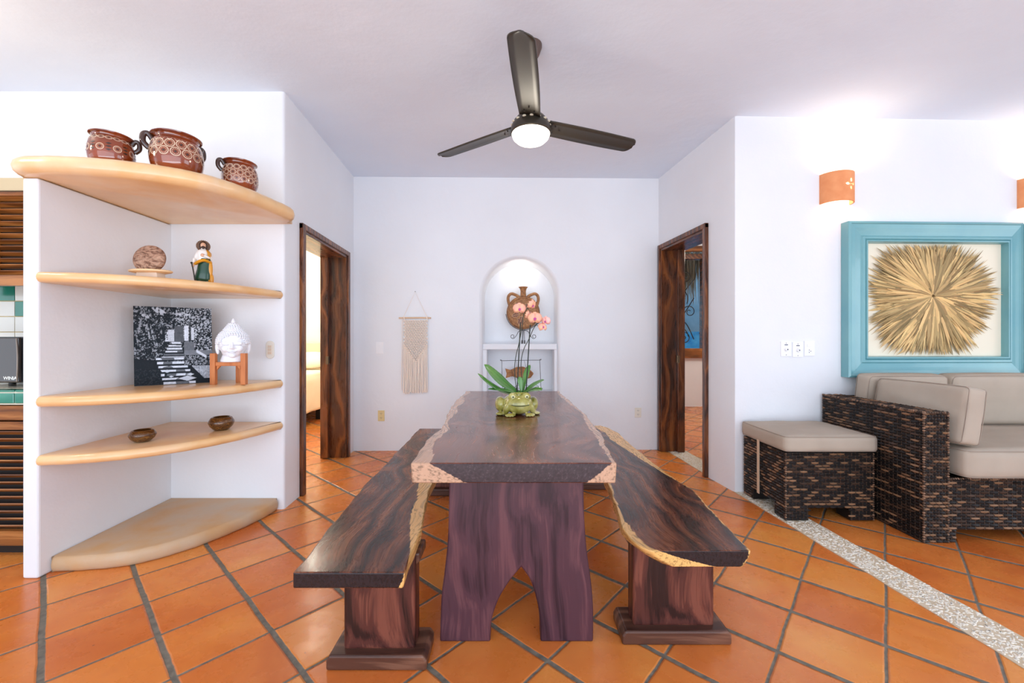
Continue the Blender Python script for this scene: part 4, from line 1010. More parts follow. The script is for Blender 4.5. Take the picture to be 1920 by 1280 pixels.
def cushion(name, label, c, dims, rot=(0, 0, 0), r=.028, bulge=.014, group=None, cat='cushion', n=16, shear=None, straps=None, flat=False):
    """rounded box cushion centred at c"""
    lx, ly, lz = dims; t = thing(name, label, cat, c, 0, group); t.rotation_euler = rot
    bm = bmesh.new(); mb = MB(); idx = {}
    K = (n, n, 6)
    def pos(i, j, k):
        u = [2*i/K[0]-1, 2*j/K[1]-1, 2*k/K[2]-1]; half = (lx/2, ly/2, lz/2)
        # denser near edges
        u = [math.copysign(1-(1-abs(x))**1.0, x) for x in u]
        p = [u[a]*half[a] for a in range(3)]
        core = [max(-(half[a]-r), min(half[a]-r, p[a])) for a in range(3)]
        dv = Vector([p[a]-core[a] for a in range(3)])
        if dv.length > 1e-9: dv = dv.normalized()*r
        q = Vector(core)+dv
        bx2 = (1-u[0]**2)*(1-u[1]**2)
        q.z += math.copysign(1, u[2])*bulge*bx2*(1 if u[2] == 1 else (.0 if flat else 1)*(u[2] == -1))
        q.x += (1-u[1]**2)*(1-u[2]**2)*bulge*.5*math.copysign(1, u[0])*(abs(u[0]) == 1)
        q.y += (1-u[0]**2)*(1-u[2]**2)*bulge*.5*math.copysign(1, u[1])*(abs(u[1]) == 1)
        q.z += .0015*math.sin(u[0]*7+u[1]*3)+.001*math.sin(u[1]*13)
        if shear: q = Vector(shear(q))
        return q
    def V(i, j, k):
        if (i, j, k) not in idx: idx[(i, j, k)] = mb.V(pos(i, j, k))
        return idx[(i, j, k)]
    for i in range(K[0]):
        for j in range(K[1]): mb.Fc((V(i, j, K[2]), V(i+1, j, K[2]), V(i+1, j+1, K[2]), V(i, j+1, K[2]))); mb.Fc((V(i, j, 0), V(i, j+1, 0), V(i+1, j+1, 0), V(i+1, j, 0)))
    for i in range(K[0]):
        for k in range(K[2]): mb.Fc((V(i, 0, k), V(i+1, 0, k), V(i+1, 0, k+1), V(i, 0, k+1))); mb.Fc((V(i, K[1], k), V(i, K[1], k+1), V(i+1, K[1], k+1), V(i+1, K[1], k)))
    for j in range(K[1]):
        for k in range(K[2]): mb.Fc((V(0, j, k), V(0, j, k+1), V(0, j+1, k+1), V(0, j+1, k))); mb.Fc((V(K[0], j, k), V(K[0], j+1, k), V(K[0], j+1, k+1), V(K[0], j, k+1)))
    build('cover', mb, TAUPE, t, world=False, smooth='all', fixn=False)
    mb = MB()
    for zz in (lz/2-r*.35, -lz/2+r*.35):
        pts = []; hx, hy, rc = lx/2-r*.18, ly/2-r*.18, r
        for (sx, sy, a0) in ((1, -1, -PI/2), (1, 1, 0), (-1, 1, PI/2), (-1, -1, PI)):
            for q in range(5):
                a = a0+PI/2*q/4; pts.append((sx*(hx-rc)+rc*math.cos(a), sy*(hy-rc)+rc*math.sin(a), zz))
            # bulging side midpoints
        P2 = []
        for a, b in zip(pts, pts[1:]+pts[:1]):
            P2.append(Vector(a)); L_ = (Vector(b)-Vector(a)).length
            if L_ > .1:
                for q in range(1, 10): P2.append(Vector(a).lerp(Vector(b), q/10)+Vector(((1 if a[0] > 0 else -1) if abs(a[0]-b[0]) < .01 else 0, (1 if a[1] > 0 else -1) if abs(a[1]-b[1]) < .01 else 0, 0))*bulge*.28*(1-(2*q/10-1)**2))
        if shear: P2 = [Vector(shear(p)) for p in P2]
        mb.tube(P2, .0022, 5, True)
    build('piping', mb, TAUPE_SEAM, t, world=False)
    return t
oc = cushion('ottoman_cushion', 'taupe cushion pad lying on the wicker ottoman', ((OX0+OX1)/2, (OY0+OY1)/2-.005, .514), (OX1-OX0+.03, OY1-OY0+.03, .11), bulge=.010, r=.025, flat=True)
mb = MB(); mb.box(OX0-.016, OX0-.0125, 2.985, 3.012, .085, .475)
build('strap', mb, M('beige_strap', (206, 180, 152), .8), oc, smooth=False)

# ---- sofa
SX0, SY0, SXE = 2.425, 2.434, 4.6
def armtop(u): return .773+.0*u
so = thing('wicker_sofa', 'dark woven wicker sofa frame with high square arm under the teal frame', 'sofa', (3.4, 2.85, 0))
AW = .15; SYB = 3.235
mb = MB(); mb.col = (.012, .009, .008)
mb.box(SX0+.006, SX0+AW-.006, SY0+.006, SYB-.006, .0, .765)
stitch_face(mb, (SX0+.004, SYB, 0), (0, -1, 0), (0, 0, 1), SYB-SY0, .77, (-1, 0, 0), seed=11, cw=.058)
stitch_face(mb, (SX0, SY0+.004, 0), (1, 0, 0), (0, 0, 1), AW, .77, (0, -1, 0), seed=12, cw=.042)
stitch_face(mb, (SX0+AW-.004, SY0, .37), (0, 1, 0), (0, 0, 1), SYB-SY0, .40, (1, 0, 0), seed=13, cw=.058)
stitch_face(mb, (SX0, SY0, .766), (1, 0, 0), (0, 1, 0), AW, SYB-SY0, (0, 0, 1), seed=14, cw=.048)
wicker_edge(mb, (SX0+.004, SY0+.004, 0), (SX0+.004, SY0+.004, .77), 21, .008); wicker_edge(mb, (SX0+AW-.004, SY0+.004, .0), (SX0+AW-.004, SY0+.004, .77), 22, .008)
wicker_edge(mb, (SX0+.004, SY0, .768), (SX0+.004, SYB, .768), 23, .008); wicker_edge(mb, (SX0, SY0+.004, .768), (SX0+AW, SY0+.004, .768), 24, .008)
build('arm', mb, WICK, so, fixn=False, angle=60)
mb = MB(); mb.col = (.012, .009, .008)
mb.box(SX0+AW-.004, SXE, SY0+.012, SYB-.006, .075, .375)
stitch_face(mb, (SX0+AW, SY0+.010, .075), (1, 0, 0), (0, 0, 1), SXE-SX0-AW, .305, (0, -1, 0), seed=15, cw=.055)
wicker_edge(mb, (SX0+AW, SY0+.012, .375), (SXE, SY0+.012, .375), 25, .008)
build('seat_base', mb, WICK, so, fixn=False, angle=60)
mb = MB(); mb.col = (.012, .009, .008); mb.box(SX0+AW-.002, SX0+AW+.05, SY0+.012, SY0+.07, 0, .08)
stitch_face(mb, (SX0+AW, SY0+.010, .0), (1, 0, 0), (0, 0, 1), .05, .08, (0, -1, 0), seed=16, cw=.04)
build('leg', mb, WICK, so, fixn=False, angle=60)
mb = MB(); mb.col = (.012, .009, .008); mb.box(SX0+AW, SXE, SYB-.025, SYB, .375, .765); build('back_rail', mb, WICK, so, smooth=False)
GC = 'taupe sofa cushions'
cushion('seat_cushion', 'thick taupe seat cushion on the wicker sofa', (3.37, 2.745, .475), (1.48, .72, .175), group=GC, flat=True, bulge=.016, r=.035, n=24)
cushion('back_cushion', 'taupe back cushion behind the slanted side cushion', (2.90, 3.095, .757), (.58, .37, .13), rot=(PI/2+.12, 0, 0), group=GC, bulge=.012)
cushion('back_cushion', 'rightmost taupe back cushion against the wall', (3.60, 3.095, .757), (.76, .37, .13), rot=(PI/2+.12, 0, 0), group=GC, bulge=.018)
cushion('side_cushion', 'taupe cushion standing on end along the sofa arm', (2.684, 2.695, .748), (.34, .57, .125), rot=(0, PI/2+.16, .06), group=GC, bulge=.012, r=.022)

# ================================================================== SHELF OBJECTS: POTS
GLZ = (lambda t: (t.base(t.ramp(t.noise(6, 4).outputs[0], [(.35, lin((112, 46, 16))), (.65, lin((150, 66, 26)))])), t.rough(.12), t.b.inputs['Coat Weight'].__setattr__('default_value', 1.0)) and t.m)(NT('glazed_red_clay'))
GLZD = M('dark_brown_glaze', (62, 36, 24), .15, coat=.8); CRM = M('cream_slip_paint', (240, 214, 184), .35, coat=.5)
def pot(label, c, R0, Ht, rows, hand, rot, flowers=False):
    t = thing('clay_pot', label, 'pot', c, 0, group='painted glazed clay pots on the top shelf')
    k = R0; prof = [(0, .004), (.62*k, 0), (.70*k, .01), (.92*k, .22*Ht), (1.0*k, .42*Ht), (.98*k, .62*Ht), (.91*k, .78*Ht), (.82*k, .85*Ht), (.80*k, .89*Ht), (.86*k, .95*Ht)]
    pp = catmull([(r, 0, z) for r, z in prof[2:]], 5); P = [(prof[0][0], prof[0][1]), (prof[1][0], prof[1][1])]+[(p.x, p.z) for p in pp]
    mb = MB(); mb.lathe(P+[(.78*k, .93*Ht), (.74*k, .85*Ht), (.84*k, .6*Ht), (.8*k, .2*Ht), (0, .05*Ht)], 56)
    mb.mi = 1
    def surf(z):
        for a, b in zip(P, P[1:]):
            if a[1] <= z <= b[1]: u = (z-a[1])/(b[1]-a[1]+1e-9); return a[0]+(b[0]-a[0])*u
        return k
    def on(a, z, off=.0012): r = surf(z)+off; return Vector((r*math.cos(a), r*math.sin(a), z))
    for (zf, cnt, rr, ph, ov) in rows:
        for q in range(cnt):
            a = rot+2*PI*(q+ph)/cnt; z = zf*Ht
            for r_, w_ in ((rr, rr*.10), (rr*.66, rr*.08)):
                m = 26
                for s in range(m):
                    th = 2*PI*s/m
                    if r_ == rr or s % 2 == 0:
                        th2 = th+2*PI/m*.72
                        p = [on(a+x*math.cos(y)/surf(z)*ov, z+x*math.sin(y)) for x, y in ((r_-w_, th), (r_+w_, th), (r_+w_, th2), (r_-w_, th2))]
                        mb.Fc([mb.V(v) for v in p])
            mb.mi = 2
            mb.Fc([mb.V(on(a+rr*.26*math.cos(2*PI*s/10)/surf(z), z+rr*.26*math.sin(2*PI*s/10), .0013)) for s in range(10)]); mb.mi = 1
    if flowers == 'loops':
        for q in range(22):
            a0 = rot+2*PI*q/22
            for s in range(10):
                t0, t1 = s/10, (s+.7)/10
                f = lambda t, o: on(a0+2*PI/22*.8*t, .80*Ht-(.055+o)*Ht*math.sin(PI*t))
                mb.Fc([mb.V(v) for v in (f(t0, 0), f(t1, 0), f(t1, .02), f(t0, .02))])
    if flowers == 'leaves':
        mb.mi = 2
        for q in range(9):
            a0 = rot+2*PI*(q+.5)/9
            for dz in (-.06, .03, .11):
                z = (.50+dz)*Ht
                mb.Fc([mb.V(v) for v in (on(a0-.13, z), on(a0, z-.025*Ht), on(a0+.13, z+.01*Ht), on(a0, z+.03*Ht))])
    build('body', mb, [GLZ, CRM, GLZD], t, world=False, fixn=False, angle=60)
    mb = MB(); mb.lathe([(.80*k, .925*Ht), (.88*k, .935*Ht), (.94*k, .95*Ht), (.95*k, .965*Ht), (.92*k, .98*Ht), (.5*k, 1.0*Ht), (0, 1.005*Ht)], 48); build('rim', mb, GLZ, t, world=False)
    for a in hand:
        d = Vector((math.cos(a), math.sin(a), 0)); mb = MB()
        mb.tube(catmull([d*(.84*k)+Vector((0, 0, .82*Ht)), d*(1.0*k)+Vector((0, 0, .94*Ht)), d*(1.16*k)+Vector((0, 0, .90*Ht)), d*(1.17*k)+Vector((0, 0, .74*Ht)), d*(.97*k)+Vector((0, 0, .62*Ht))], 6), .012*k/.1, 10); build('handle', mb, GLZD, t, world=False)
    return t
pot('wide red clay pot with dark leaves painted between rings, leftmost on the top shelf', (-2.165, 2.235, 2.105), .098, .195, [(.50, 9, .016, 0, 1), (.78, 18, .009, 0, 1.5)], (.5, ), -PI/2+.3, 'leaves')
pot('largest red clay pot with two rows of cream rings, middle of the top shelf', (-1.905, 2.35, 2.105), .124, .245, [(.66, 15, .022, 0, 1), (.48, 15, .022, .5, 1)], (-2.55, 1.25), -PI/2, 'loops')
pot('small red clay pot with three rows of cream rings, rightmost on the top shelf', (-1.70, 2.585, 2.105), .098, .200, [(.70, 16, .016, 0, 1), (.53, 16, .016, .5, 1), (.36, 16, .016, 0, 1)], (-2.35, ), -PI/2)

# plaque on stand
ps = thing('pedestal_stand', 'small pale wooden pedestal with flared oval top on the corner shelf', 'stand', (-2.045, 2.34, 1.54))
mb = MB(); mb.lathe([(0, .034), (.085, .034), (.112, .040), (.114, .046), (.108, .050), (0, .048)], 40, sy=.6); build('tray_top', mb, M('pale_beech_wood', (232, 196, 150), .5), ps, world=False)
mb = MB(); mb.prism([(-.062, 0), (.062, 0), (.056, .036), (-.056, .036)], lambda p: (p[0], -.03, p[1]), lambda p: (p[0], .03, p[1])); build('base_block', mb, M('pale_base_wood', (226, 206, 186), .6), ps, world=False, smooth=False, bevel=.003)
STONE = (lambda t: (lambda nz: (t.base(t.ramp(nz.outputs[0], [(.38, lin((120, 84, 66))), (.5, lin((172, 132, 108))), (.6, lin((184, 146, 122)))])), t.rough(.8), t.bump(nz.outputs[0], 1.0, .02)))(t.noise(13, 2, dist=3.5, sc=(1, 1, 1.6))) and t.m)(NT('carved_brown_stone'))
mb = MB(); RMx = Matrix.Rotation(PI/2, 3, 'X')
out = []
mb.lathe([(0, .024), (.05, .026), (.075, .020), (.088, .008), (.090, 0), (.088, -.008), (.075, -.014), (0, -.016)], 56, M=Matrix.Rotation(PI/2-.08, 3, 'X'), c=(0, 0, 0), sy=1)
mb.v = [(x, y, max(-.064, z*.88)) for x, y, z in mb.v]
pl = build('carved_stone_plaque', mb, STONE, None, smooth='all', off=(0, 0, -.064)); pl.location = (-2.052, 2.34, 1.5897); tag(pl, 'round brown carved stone plaque standing on the pale pedestal', 'plaque')

# saint figurine (painted plaster)
sg = thing('saint_figurine', 'small painted figurine of a bearded robed man with a staff', 'figurine', (-1.905, 2.55, 1.542), .62)
SKIN = M('figurine_skin', (226, 178, 146), .4); WROBE = M('figurine_white_robe', (238, 234, 228), .4, coat=.3); GROBE = M('figurine_green_sash', (18, 66, 44), .3, coat=.4); OROBE = M('figurine_gold_mantle', (214, 146, 30), .3, coat=.4); HAIRM = M('figurine_hair', (58, 34, 22), .5)
mb = MB(); e = mb.ell
mb.lathe([(0, 0), (.036, 0), (.040, .01), (.034, .06), (.030, .10), (.030, .13), (.036, .165), (.038, .185), (.030, .203), (.014, .212), (.010, .22)], 24, sy=.75)
e((0, 0, .236), (.0145, .0155, .019)); e((-.032, -.006, .17), (.011, .012, .034), (0, .30, 0)); e((-.046, -.012, .130), (.009, .010, .026), (.2, .1, 0)); e((-.050, -.016, .104), (.007, .008, .009))
e((.032, -.008, .165), (.011, .013, .030), (0, -.3, 0)); e((.014, -.034, .165), (.026, .008, .008), (0, .35, .3)); e((-.004, -.038, .170), (.009, .005, .009))
e((-.018, -.018, .008), (.012, .022, .009)); e((.018, -.018, .008), (.012, .022, .009))
bd = build('body', mb, WROBE, sg, world=False, smooth='all'); remesh(bd, .0022, 2)
mb = MB(); mb.ell((0, -.002, .2365), (.0142, .0162, .018)); mb.ell((0, -.018, .235), (.0025, .004, .004)); build('face', mb, SKIN, sg, world=False, smooth='all')
mb = MB(); mb.ell((-.004, -.041, .170), (.009, .005, .009))
for k in range(4): mb.tube([(-.008+k*.0045, -.044, .168), (-.009+k*.0045, -.045, .181-abs(k-1.5)*.0015)], .0018, 6)
build('hand', mb, SKIN, sg, world=False, smooth='all')
mb = MB(); mb.ell((-.050, -.018, .104), (.0078, .009, .010))
for k in range(4): mb.tube([(-.054, -.022-k*.0, .110-k*.004), (-.046, -.027, .110-k*.004)], .002, 6)
mb.tube([(-.044, -.016, .108), (-.044, -.024, .112)], .002, 6)
build('hand', mb, SKIN, sg, world=False, smooth='all')
mb = MB(); mb.ell((0, .006, .240), (.020, .016, .024)); mb.ell((-.013, .003, .228), (.007, .010, .016)); mb.ell((.013, .003, .228), (.007, .010, .016)); mb.ell((0, -.012, .2235), (.0095, .008, .010)); mb.ell((-.005, -.0178, .2405), (.002, .0015, .001)); mb.ell((.005, -.0178, .2405), (.002, .0015, .001))
build('hair', mb, HAIRM, sg, world=False)
mb = MB(); mb.lathe([(0, 0), (.033, 0), (.035, .002), (.033, .004), (0, .004)], 28, c=(0, .022, .236), M=RMx)
for k in range(24): a = 2*PI*k/24; mb.ell((.034*math.cos(a), .020, .236+.034*math.sin(a)), .0035, nu=6, nv=5)
build('halo', mb, M('figurine_halo', (106, 72, 44), .5), sg, world=False)
mb = MB(); mb.lathe([(.040, .012), (.046, .03), (.039, .08), (.036, .125), (.034, .150), (.032, .152)], 20, a0=PI*1.05, a1=PI*1.72, sy=.92, M=Matrix.Rotation(.10, 3, 'Y')); build('sash', mb, GROBE, sg, world=False, solid=.004)
mb = MB(); mb.lathe([(.046, .0), (.050, .03), (.044, .08), (.040, .13), (.042, .165), (.040, .190), (.028, .207)], 20, a0=-PI*.32, a1=PI*.62, sy=.85)
mb.tube(catmull([(.038, -.018, .128), (.008, -.040, .140), (-.020, -.036, .130), (-.038, -.016, .118)], 5), [.010]*16, 8, flat=.8); mb.ell((.034, -.022, .09), (.013, .010, .055)); mb.ell((.040, -.016, .03), (.013, .012, .034))
build('mantle', mb, OROBE, sg, world=False, solid=.003)
mb = MB(); mb.tube(catmull([(-.056, -.028, .120), (-.050, -.026, .09), (-.044, -.030, .05), (-.040, -.026, .02), (-.030, -.030, .003)], 4), [.0035]*12+[.004, .005, .007, .008, .008], 8); mb.ell((-.056, -.028, .120), .006); build('staff', mb, M('figurine_dark_staff', (40, 34, 22), .4), sg, world=False)
mb = MB(); mb.lathe([(0, 0), (.05, 0), (.048, .006), (0, .006)], 28, sy=.8, c=(0, -.002, -.0005)); build('base', mb, M('figurine_base', (190, 180, 160), .5), sg, world=False)

# ---- canvas print
def vnoise(n, s, rs):
    g_ = rs.rand(s+2, s+2); x = np.linspace(0, s, n, endpoint=False); i = x.astype(int); f = x-i; f = f*f*(3-2*f)
    A = g_[i][:, i]; B = g_[i][:, i+1]; C = g_[i+1][:, i]; D = g_[i+1][:, i+1]
    fx_ = f[None, :]; fy_ = f[:, None]; return (A*(1-fx_)+B*fx_)*(1-fy_)+(C*(1-fx_)+D*fx_)*fy_
def canvas_img(n=200):
    rs = np.random.RandomState(5); Y, X = np.mgrid[0:n, 0:n]/n            # Y up
    fine = .45*vnoise(n, 66, rs)+.55*vnoise(n, 110, rs); med = vnoise(n, 26, rs); low = vnoise(n, 9, rs); stre = vnoise(n, 45, rs)
    I = np.full((n, n), .03)
    leafy = np.clip((fine-.52)*4+(med-.5)*1.2, 0, 1); I = np.maximum(I, leafy*.5*(Y > .34-(.1*X)))
    I = np.where((X > .52) & (Y > .62), np.clip((fine-.44)*3.2, 0.02, .6), I)            # hedge texture top right
    I = np.where((X > .72) & (Y > .42) & (Y < .72), np.clip((fine-.5)*4.5, .02, .7), I)
    # banana leaves and palm streaks
    for (x0, y0, dx, dy, w_, v) in ((.05, .95, .14, -.10, .030, .55), (.22, .99, .20, -.10, .035, .6), (.15, .85, .05, -.30, .010, .5), (.20, .78, .06, -.30, .008, .5), (.10, .86, -.05, -.22, .010, .45), (.45, .92, .28, -.02, .018, .65), (.50, .86, .14, -.03, .014, .6), (.30, .80, .20, -.06, .010, .4), (.03, .70, .02, -.2, .008, .4)):
        L = math.hypot(dx, dy); u = ((X-x0)*dx+(Y-y0)*dy)/L**2; d = np.abs((X-x0)*dy-(Y-y0)*dx)/L
        m = (u > 0) & (u < 1) & (d < w_*np.sin(PI*np.clip(u, 0, 1))**.6); I = np.where(m & (stre > .35), v*(.7+.5*stre), I)
    # gate, walls, post
    def rect(x0, x1, y0, y1, v, tex=.15):
        nonlocal I; m = (X > x0) & (X < x1) & (Y > y0) & (Y < y1); I = np.where(m, v*(1-tex+2*tex*fine), I)
    rect(.38, .50, .55, .71, .72); rect(.50, .62, .54, .76, .22); 
    for k in range(4): rect(.53, .61, .575+k*.045, .580+k*.045, .08)
    rect(.625, .685, .56, .76, .82); rect(.69, .715, .56, .80, .12); rect(.715, .76, .57, .74, .75)
    I = np.where((X < .42) & (Y > .62-.1*(X)) & (Y < .73) & (X > .34) & (fine > .5), .05, I)
    # steps
    for k in range(14):
        y0 = .54-.037*k**1.02 if k < 6 else .335-.052*(k-6); h_ = .028 if k < 6 else .034
        if y0 < .02: break
        xl = .44-.02*k if k < 6 else .26+.015*(k-6); xr = .58+.01*k if k < 6 else .62+.025*(k-6)
        m = (X > xl) & (X < xr) & (Y > y0-h_*.55) & (Y < y0+h_*.25); sh = (vnoise(n, 7, rs) > .42)
        I = np.where((X > xl) & (X < xr) & (Y > y0-h_) & (Y < y0+h_*.3), .06, I); I = np.where(m, np.where(sh, .8, .28)*(.85+.3*fine), I)
    rect(.62, .76, .42, .55, .30); rect(.62, 1.0, .37, .44, .36)
    m = (X > .62) & (Y < .37) & (Y > .24); I = np.where(m, np.clip((fine-.45)*3, .03, .5), I)
    m = (Y < .25-.02*X) & (Y > .25-(X-.70)*1.0) & (X > .72) & (Y > .06); I = np.where(m, .55*(.6+.8*fine), I)
    m = (X > .78) & (X < .92) & (np.abs(Y-(.43-(X-.78)*.6)) < .02); I = np.where(m, .8, I)
    for (cx, cy, rx, ry) in ((.66, .07, .12, .035), (.40, .17, .05, .02), (.45, .10, .03, .015), (.70, .12, .05, .02)):
        m = np.abs(X-cx)/rx+np.abs(Y-cy)/ry < 1; I = np.where(m, .78, I)
    I = np.where((X < .24) & (Y < .30), .02+.03*fine, I)
    I = np.where((X < .40) & (Y < .12+.1*(1-X)) & (I < .3), .03+.06*(fine > .6), I)
    I = np.clip(I, 0.03, .9)**1.55; out = np.stack([I*.86+.002, I*.93+.006, I*1.05+.011], -1); return out
cp = [Vector((-2.285, 2.50, .917)), Vector((-1.980, 2.735, .917))]; up = Vector((-.018, .012, .487)); ux = (cp[1]-cp[0]); Wc = ux.length; ux.normalize(); nrm = Vector((ux.y, -ux.x, 0))
cv = thing('canvas_print', 'square black and white canvas print of garden steps on the corner shelf', 'canvas', (cp[0]+cp[1])/2)
mb = MB(); n = 200; img = canvas_img(n); I = []
for j in range(n+1):
    for i in range(n+1):
        p = cp[0]+ux*(Wc*i/n)+up*(j/n); cc = img[min(j, n-1), min(i, n-1)]; mb.v.append(tuple(p)); mb.c[len(mb.v)-1] = tuple(cc)
for j in range(n):
    for i in range(n): a = j*(n+1)+i; mb.Fc((a, a+1, a+n+2, a+n+1))
build('printed_face', mb, VC('canvas_ink', .6, spec=.2), cv, smooth=False, fixn=False)
mb = MB(); bk = -nrm*.022; f0 = -nrm*.0006
P = [cp[0], cp[1], cp[1]+up, cp[0]+up]; a = [mb.V(p+f0) for p in P]; b = [mb.V(p+bk) for p in P]; mb.Fc(a); mb.Fc(b[::-1])
for k in range(4): j = (k+1) % 4; mb.Fc((a[k], a[j], b[j], b[k]))
build('wrapped_edge', mb, M('black_canvas_edge', (26, 36, 44), .5), cv, smooth=False)

# ---- white head sculpture on wooden stand
bx, by = -1.788, 2.665
pst = thing('plant_stand', 'orange wood four legged stand holding the white head', 'stand', (bx, by, .914))
for (dx, dy, n_) in ((-.101, -.048, 1), (.092, -.048, 1), (-.02, .075, 1), (-.015, -.10, 0)):
    if n_ == 0: continue
    mb = MB(); mb.box(dx-.016, dx+.016, dy-.014, dy+.014, 0, .198 if dy < 0 else .15); build('leg', mb, W_STAND, pst, world=False, smooth=False, bevel=.003)
mb = MB(); mb.box(-.085, .075, -.055, -.037, .118, .142); mb.box(-.02, .0, -.05, .075, .118, .14)
for s, x in ((1, -.079), (-1, .069)): mb.prism([(x, .118), (x+s*.022, .118), (x, .092)], lambda p: (p[0], -.053, p[1]), lambda p: (p[0], -.039, p[1]))
build('cross_brace', mb, W_STAND, pst, world=False, smooth=False, bevel=.002)
WCER = M('matte_white_ceramic', (240, 242, 248), .35, coat=.2)
hd = thing('head_sculpture', 'white ceramic serene head with curled hair and pointed topknot', 'sculpture', (bx-.004, by-.008, 1.0568), .52)
hd.scale = (1.08, 1.08, .98)
mb = MB(); e = mb.ell
e((0, 0, .125), (.078, .080, .088)); e((0, -.008, .088), (.062, .070, .072)); e((0, -.018, .052), (.044, .050, .036)); mb.lathe([(0, 0), (.062, 0), (.064, .010), (.056, .035), (.048, .06), (0, .07)], 30)
e((0, 0, .195), (.050, .052, .042)); e((0, 0, .228), (.026, .028, .030)); mb.lathe([(.020, .235), (.013, .255), (.010, .268), (.004, .283), (0, .285)], 16)
for s in (-1, 1):
    e((s*.080, .012, .098), (.010, .018, .040)); e((s*.076, .008, .066), (.008, .010, .018))
    e((s*.030, -.076, .116), (.019, .008, .008)); e((s*.032, -.060, .088), (.022, .020, .024)); e((s*.030, -.075, .129), (.024, .007, .0035), (0, s*.12, 0))
mb.tube([(0, -.078, .124), (0, -.090, .098), (0, -.096, .088)], [.006, .009, .011], 10); e((0, -.088, .088), (.016, .009, .008))
e((0, -.078, .070), (.023, .009, .0045)); e((0, -.075, .061), (.018, .009, .0055)); e((0, -.064, .040), (.018, .016, .012))
o = build('head', mb, WCER, hd, world=False, smooth='all'); remesh(o, .0028, 2)
for s in (-1, 1):
    mb = MB(); mb.tube([(s*(.014+.034*k/10), -.0835+.012*(k/10)**2, .113-.004*math.sin(PI*k/10)) for k in range(11)], .0012, 5); build('eye_line', mb, M('soft_grey_line', (196, 202, 216), .5), hd, world=False)
mb = MB(); mb.tube([(-.024+.048*k/12, -.0865+.006*abs(k/6-1)**2, .0655+.0016*math.cos(k*PI/3)) for k in range(13)], .0010, 5)
build('mouth_line', mb, M('soft_grey_line', (200, 206, 220), .5), hd, world=False)
mb = MB()
def curl(c, r, zc, rad, n_): 
    for k in range(n_):
        pass
for ring in range(13):
    th = .10+ring*.125; z = .125+.094*math.cos(th); r = .083*math.sin(th)
    if ring < 3: continue
    n_ = max(8, int(2*PI*r/.0125))
    for k in range(n_):
        a = 2*PI*(k+.5*(ring % 2))/n_; x, y = r*math.cos(a), r*math.sin(a)*1.02
        if y < 0 and z < .172-.035*abs(x/.07)**2*1.6: continue
        if z < .10: continue
        mb.ell((x, y, z), .0068, nu=8, nv=6)
for (z, r) in ((.198, .050), (.208, .047), (.218, .041), (.228, .034), (.238, .028), (.247, .021)):
    n_ = max(6, int(2*PI*r/.0125))
    for k in range(n_): a = 2*PI*(k+z*50 % 1)/n_; mb.ell((r*math.cos(a), r*math.sin(a), z), .0064, nu=8, nv=6)
build('curled_hair', mb, WCER, hd, world=False)

# bowls
def bowl(label, c, R0, Ht):
    t = thing('wooden_bowl', label, 'bowl', c, group='dark mottled bowls on the lowest shelf')
    mb = MB(); mb.lathe([(0, 0), (.50*R0, 0), (.62*R0, .08*Ht), (.88*R0, .32*Ht), (R0, .58*Ht), (.97*R0, .70*Ht), (.80*R0, .95*Ht), (.68*R0, Ht), (.60*R0, .97*Ht), (.80*R0, .66*Ht), (.72*R0, .3*Ht), (0, .15*Ht)], 40)
    build('vessel', mb, W_BOWL, t, world=False, angle=60)
bowl('smaller squat dark bowl on the left of the lowest raised shelf', (-2.105, 2.355, .618), .063, .068)
bowl('larger dark bowl on the right of the lowest raised shelf', (-1.87, 2.66, .618), .072, .085)

# ================================================================== KITCHEN
def louver(mb, x0, x1, z0, z1, y, pitch=.03, dy=.028):
    n = int((z1-z0)/pitch)
    for k in range(n):
        z = z0+(k+.5)*(z1-z0)/n
        Mx = Matrix.Translation((0, y, z)) @ Matrix.Rotation(-.62, 4, 'X')
        mb.box(x0, x1, -.017, .017, -.0035, .0035, Mx)
KX0, KX1 = -3.9, -2.50
bc = thing('base_cabinet', 'dark stained louvered kitchen base cabinet left of the shelf wall', 'cabinet', ((KX0+KX1)/2, 2.6, 0))
mb = MB(); mb.box(KX0, KX1, 2.33, 2.905, .0, .84); build('carcass', mb, BLACKISH, bc, smooth=False)
for (xa, xb) in ((-3.28, -2.505), (-3.9, -3.30)):
    mb = MB(); mb.box(xa, xa+.06, 2.285, 2.32, .06, .73); mb.box(xb-.055, xb, 2.285, 2.32, .06, .73); mb.box(xa, xb, 2.285, 2.32, .06, .14); mb.box(xa, xb, 2.285, 2.32, .70, .745)
    louver(mb, xa+.05, xb-.05, .14, .70, 2.302, .038); build('louvered_door', mb, W_CAB, bc, smooth=False)
mb = MB(); mb.box(KX0, KX1, 2.27, 2.32, .755, .835); build('top_rail', mb, W_CAB, bc, smooth=False, bevel=.004)
mb = MB(); mb.box(KX0, KX1, 2.345, 2.40, 0, .06); build('plinth', mb, BLACKISH, bc, smooth=False)
ct = thing('tiled_worktop', 'kitchen worktop edged with green glazed tiles', 'worktop', ((KX0+KX1)/2, 2.6, .84))
mb = MB(); mb.box(KX0, KX1, 2.265, 2.915, .842, .915); build('slab', mb, M('white_grout', (226, 220, 200), .8), ct, smooth=False)
mb = MB(); GT = M('green_glazed_tile', (30, 124, 104), .12, rgb2=(44, 142, 116), nscale=9, coat=.7)
k = 0
for x in np.arange(KX1-.006, KX0, -.108): mb.box(x-.102, x, 2.256, 2.268, .850, .905); mb.box(x-.102, x, 2.258, 2.33, .912, .922)
build('edge_tile', mb, GT, ct, smooth=False, bevel=.004)
mb = MB(); mb.mi = 0
for i, x in enumerate(np.arange(KX1-.006, KX0, -.108)):
    for j, y in enumerate(np.arange(2.34, 2.88, .108)): mb.box(x-.102, x, y, y+.102, .912, .921)
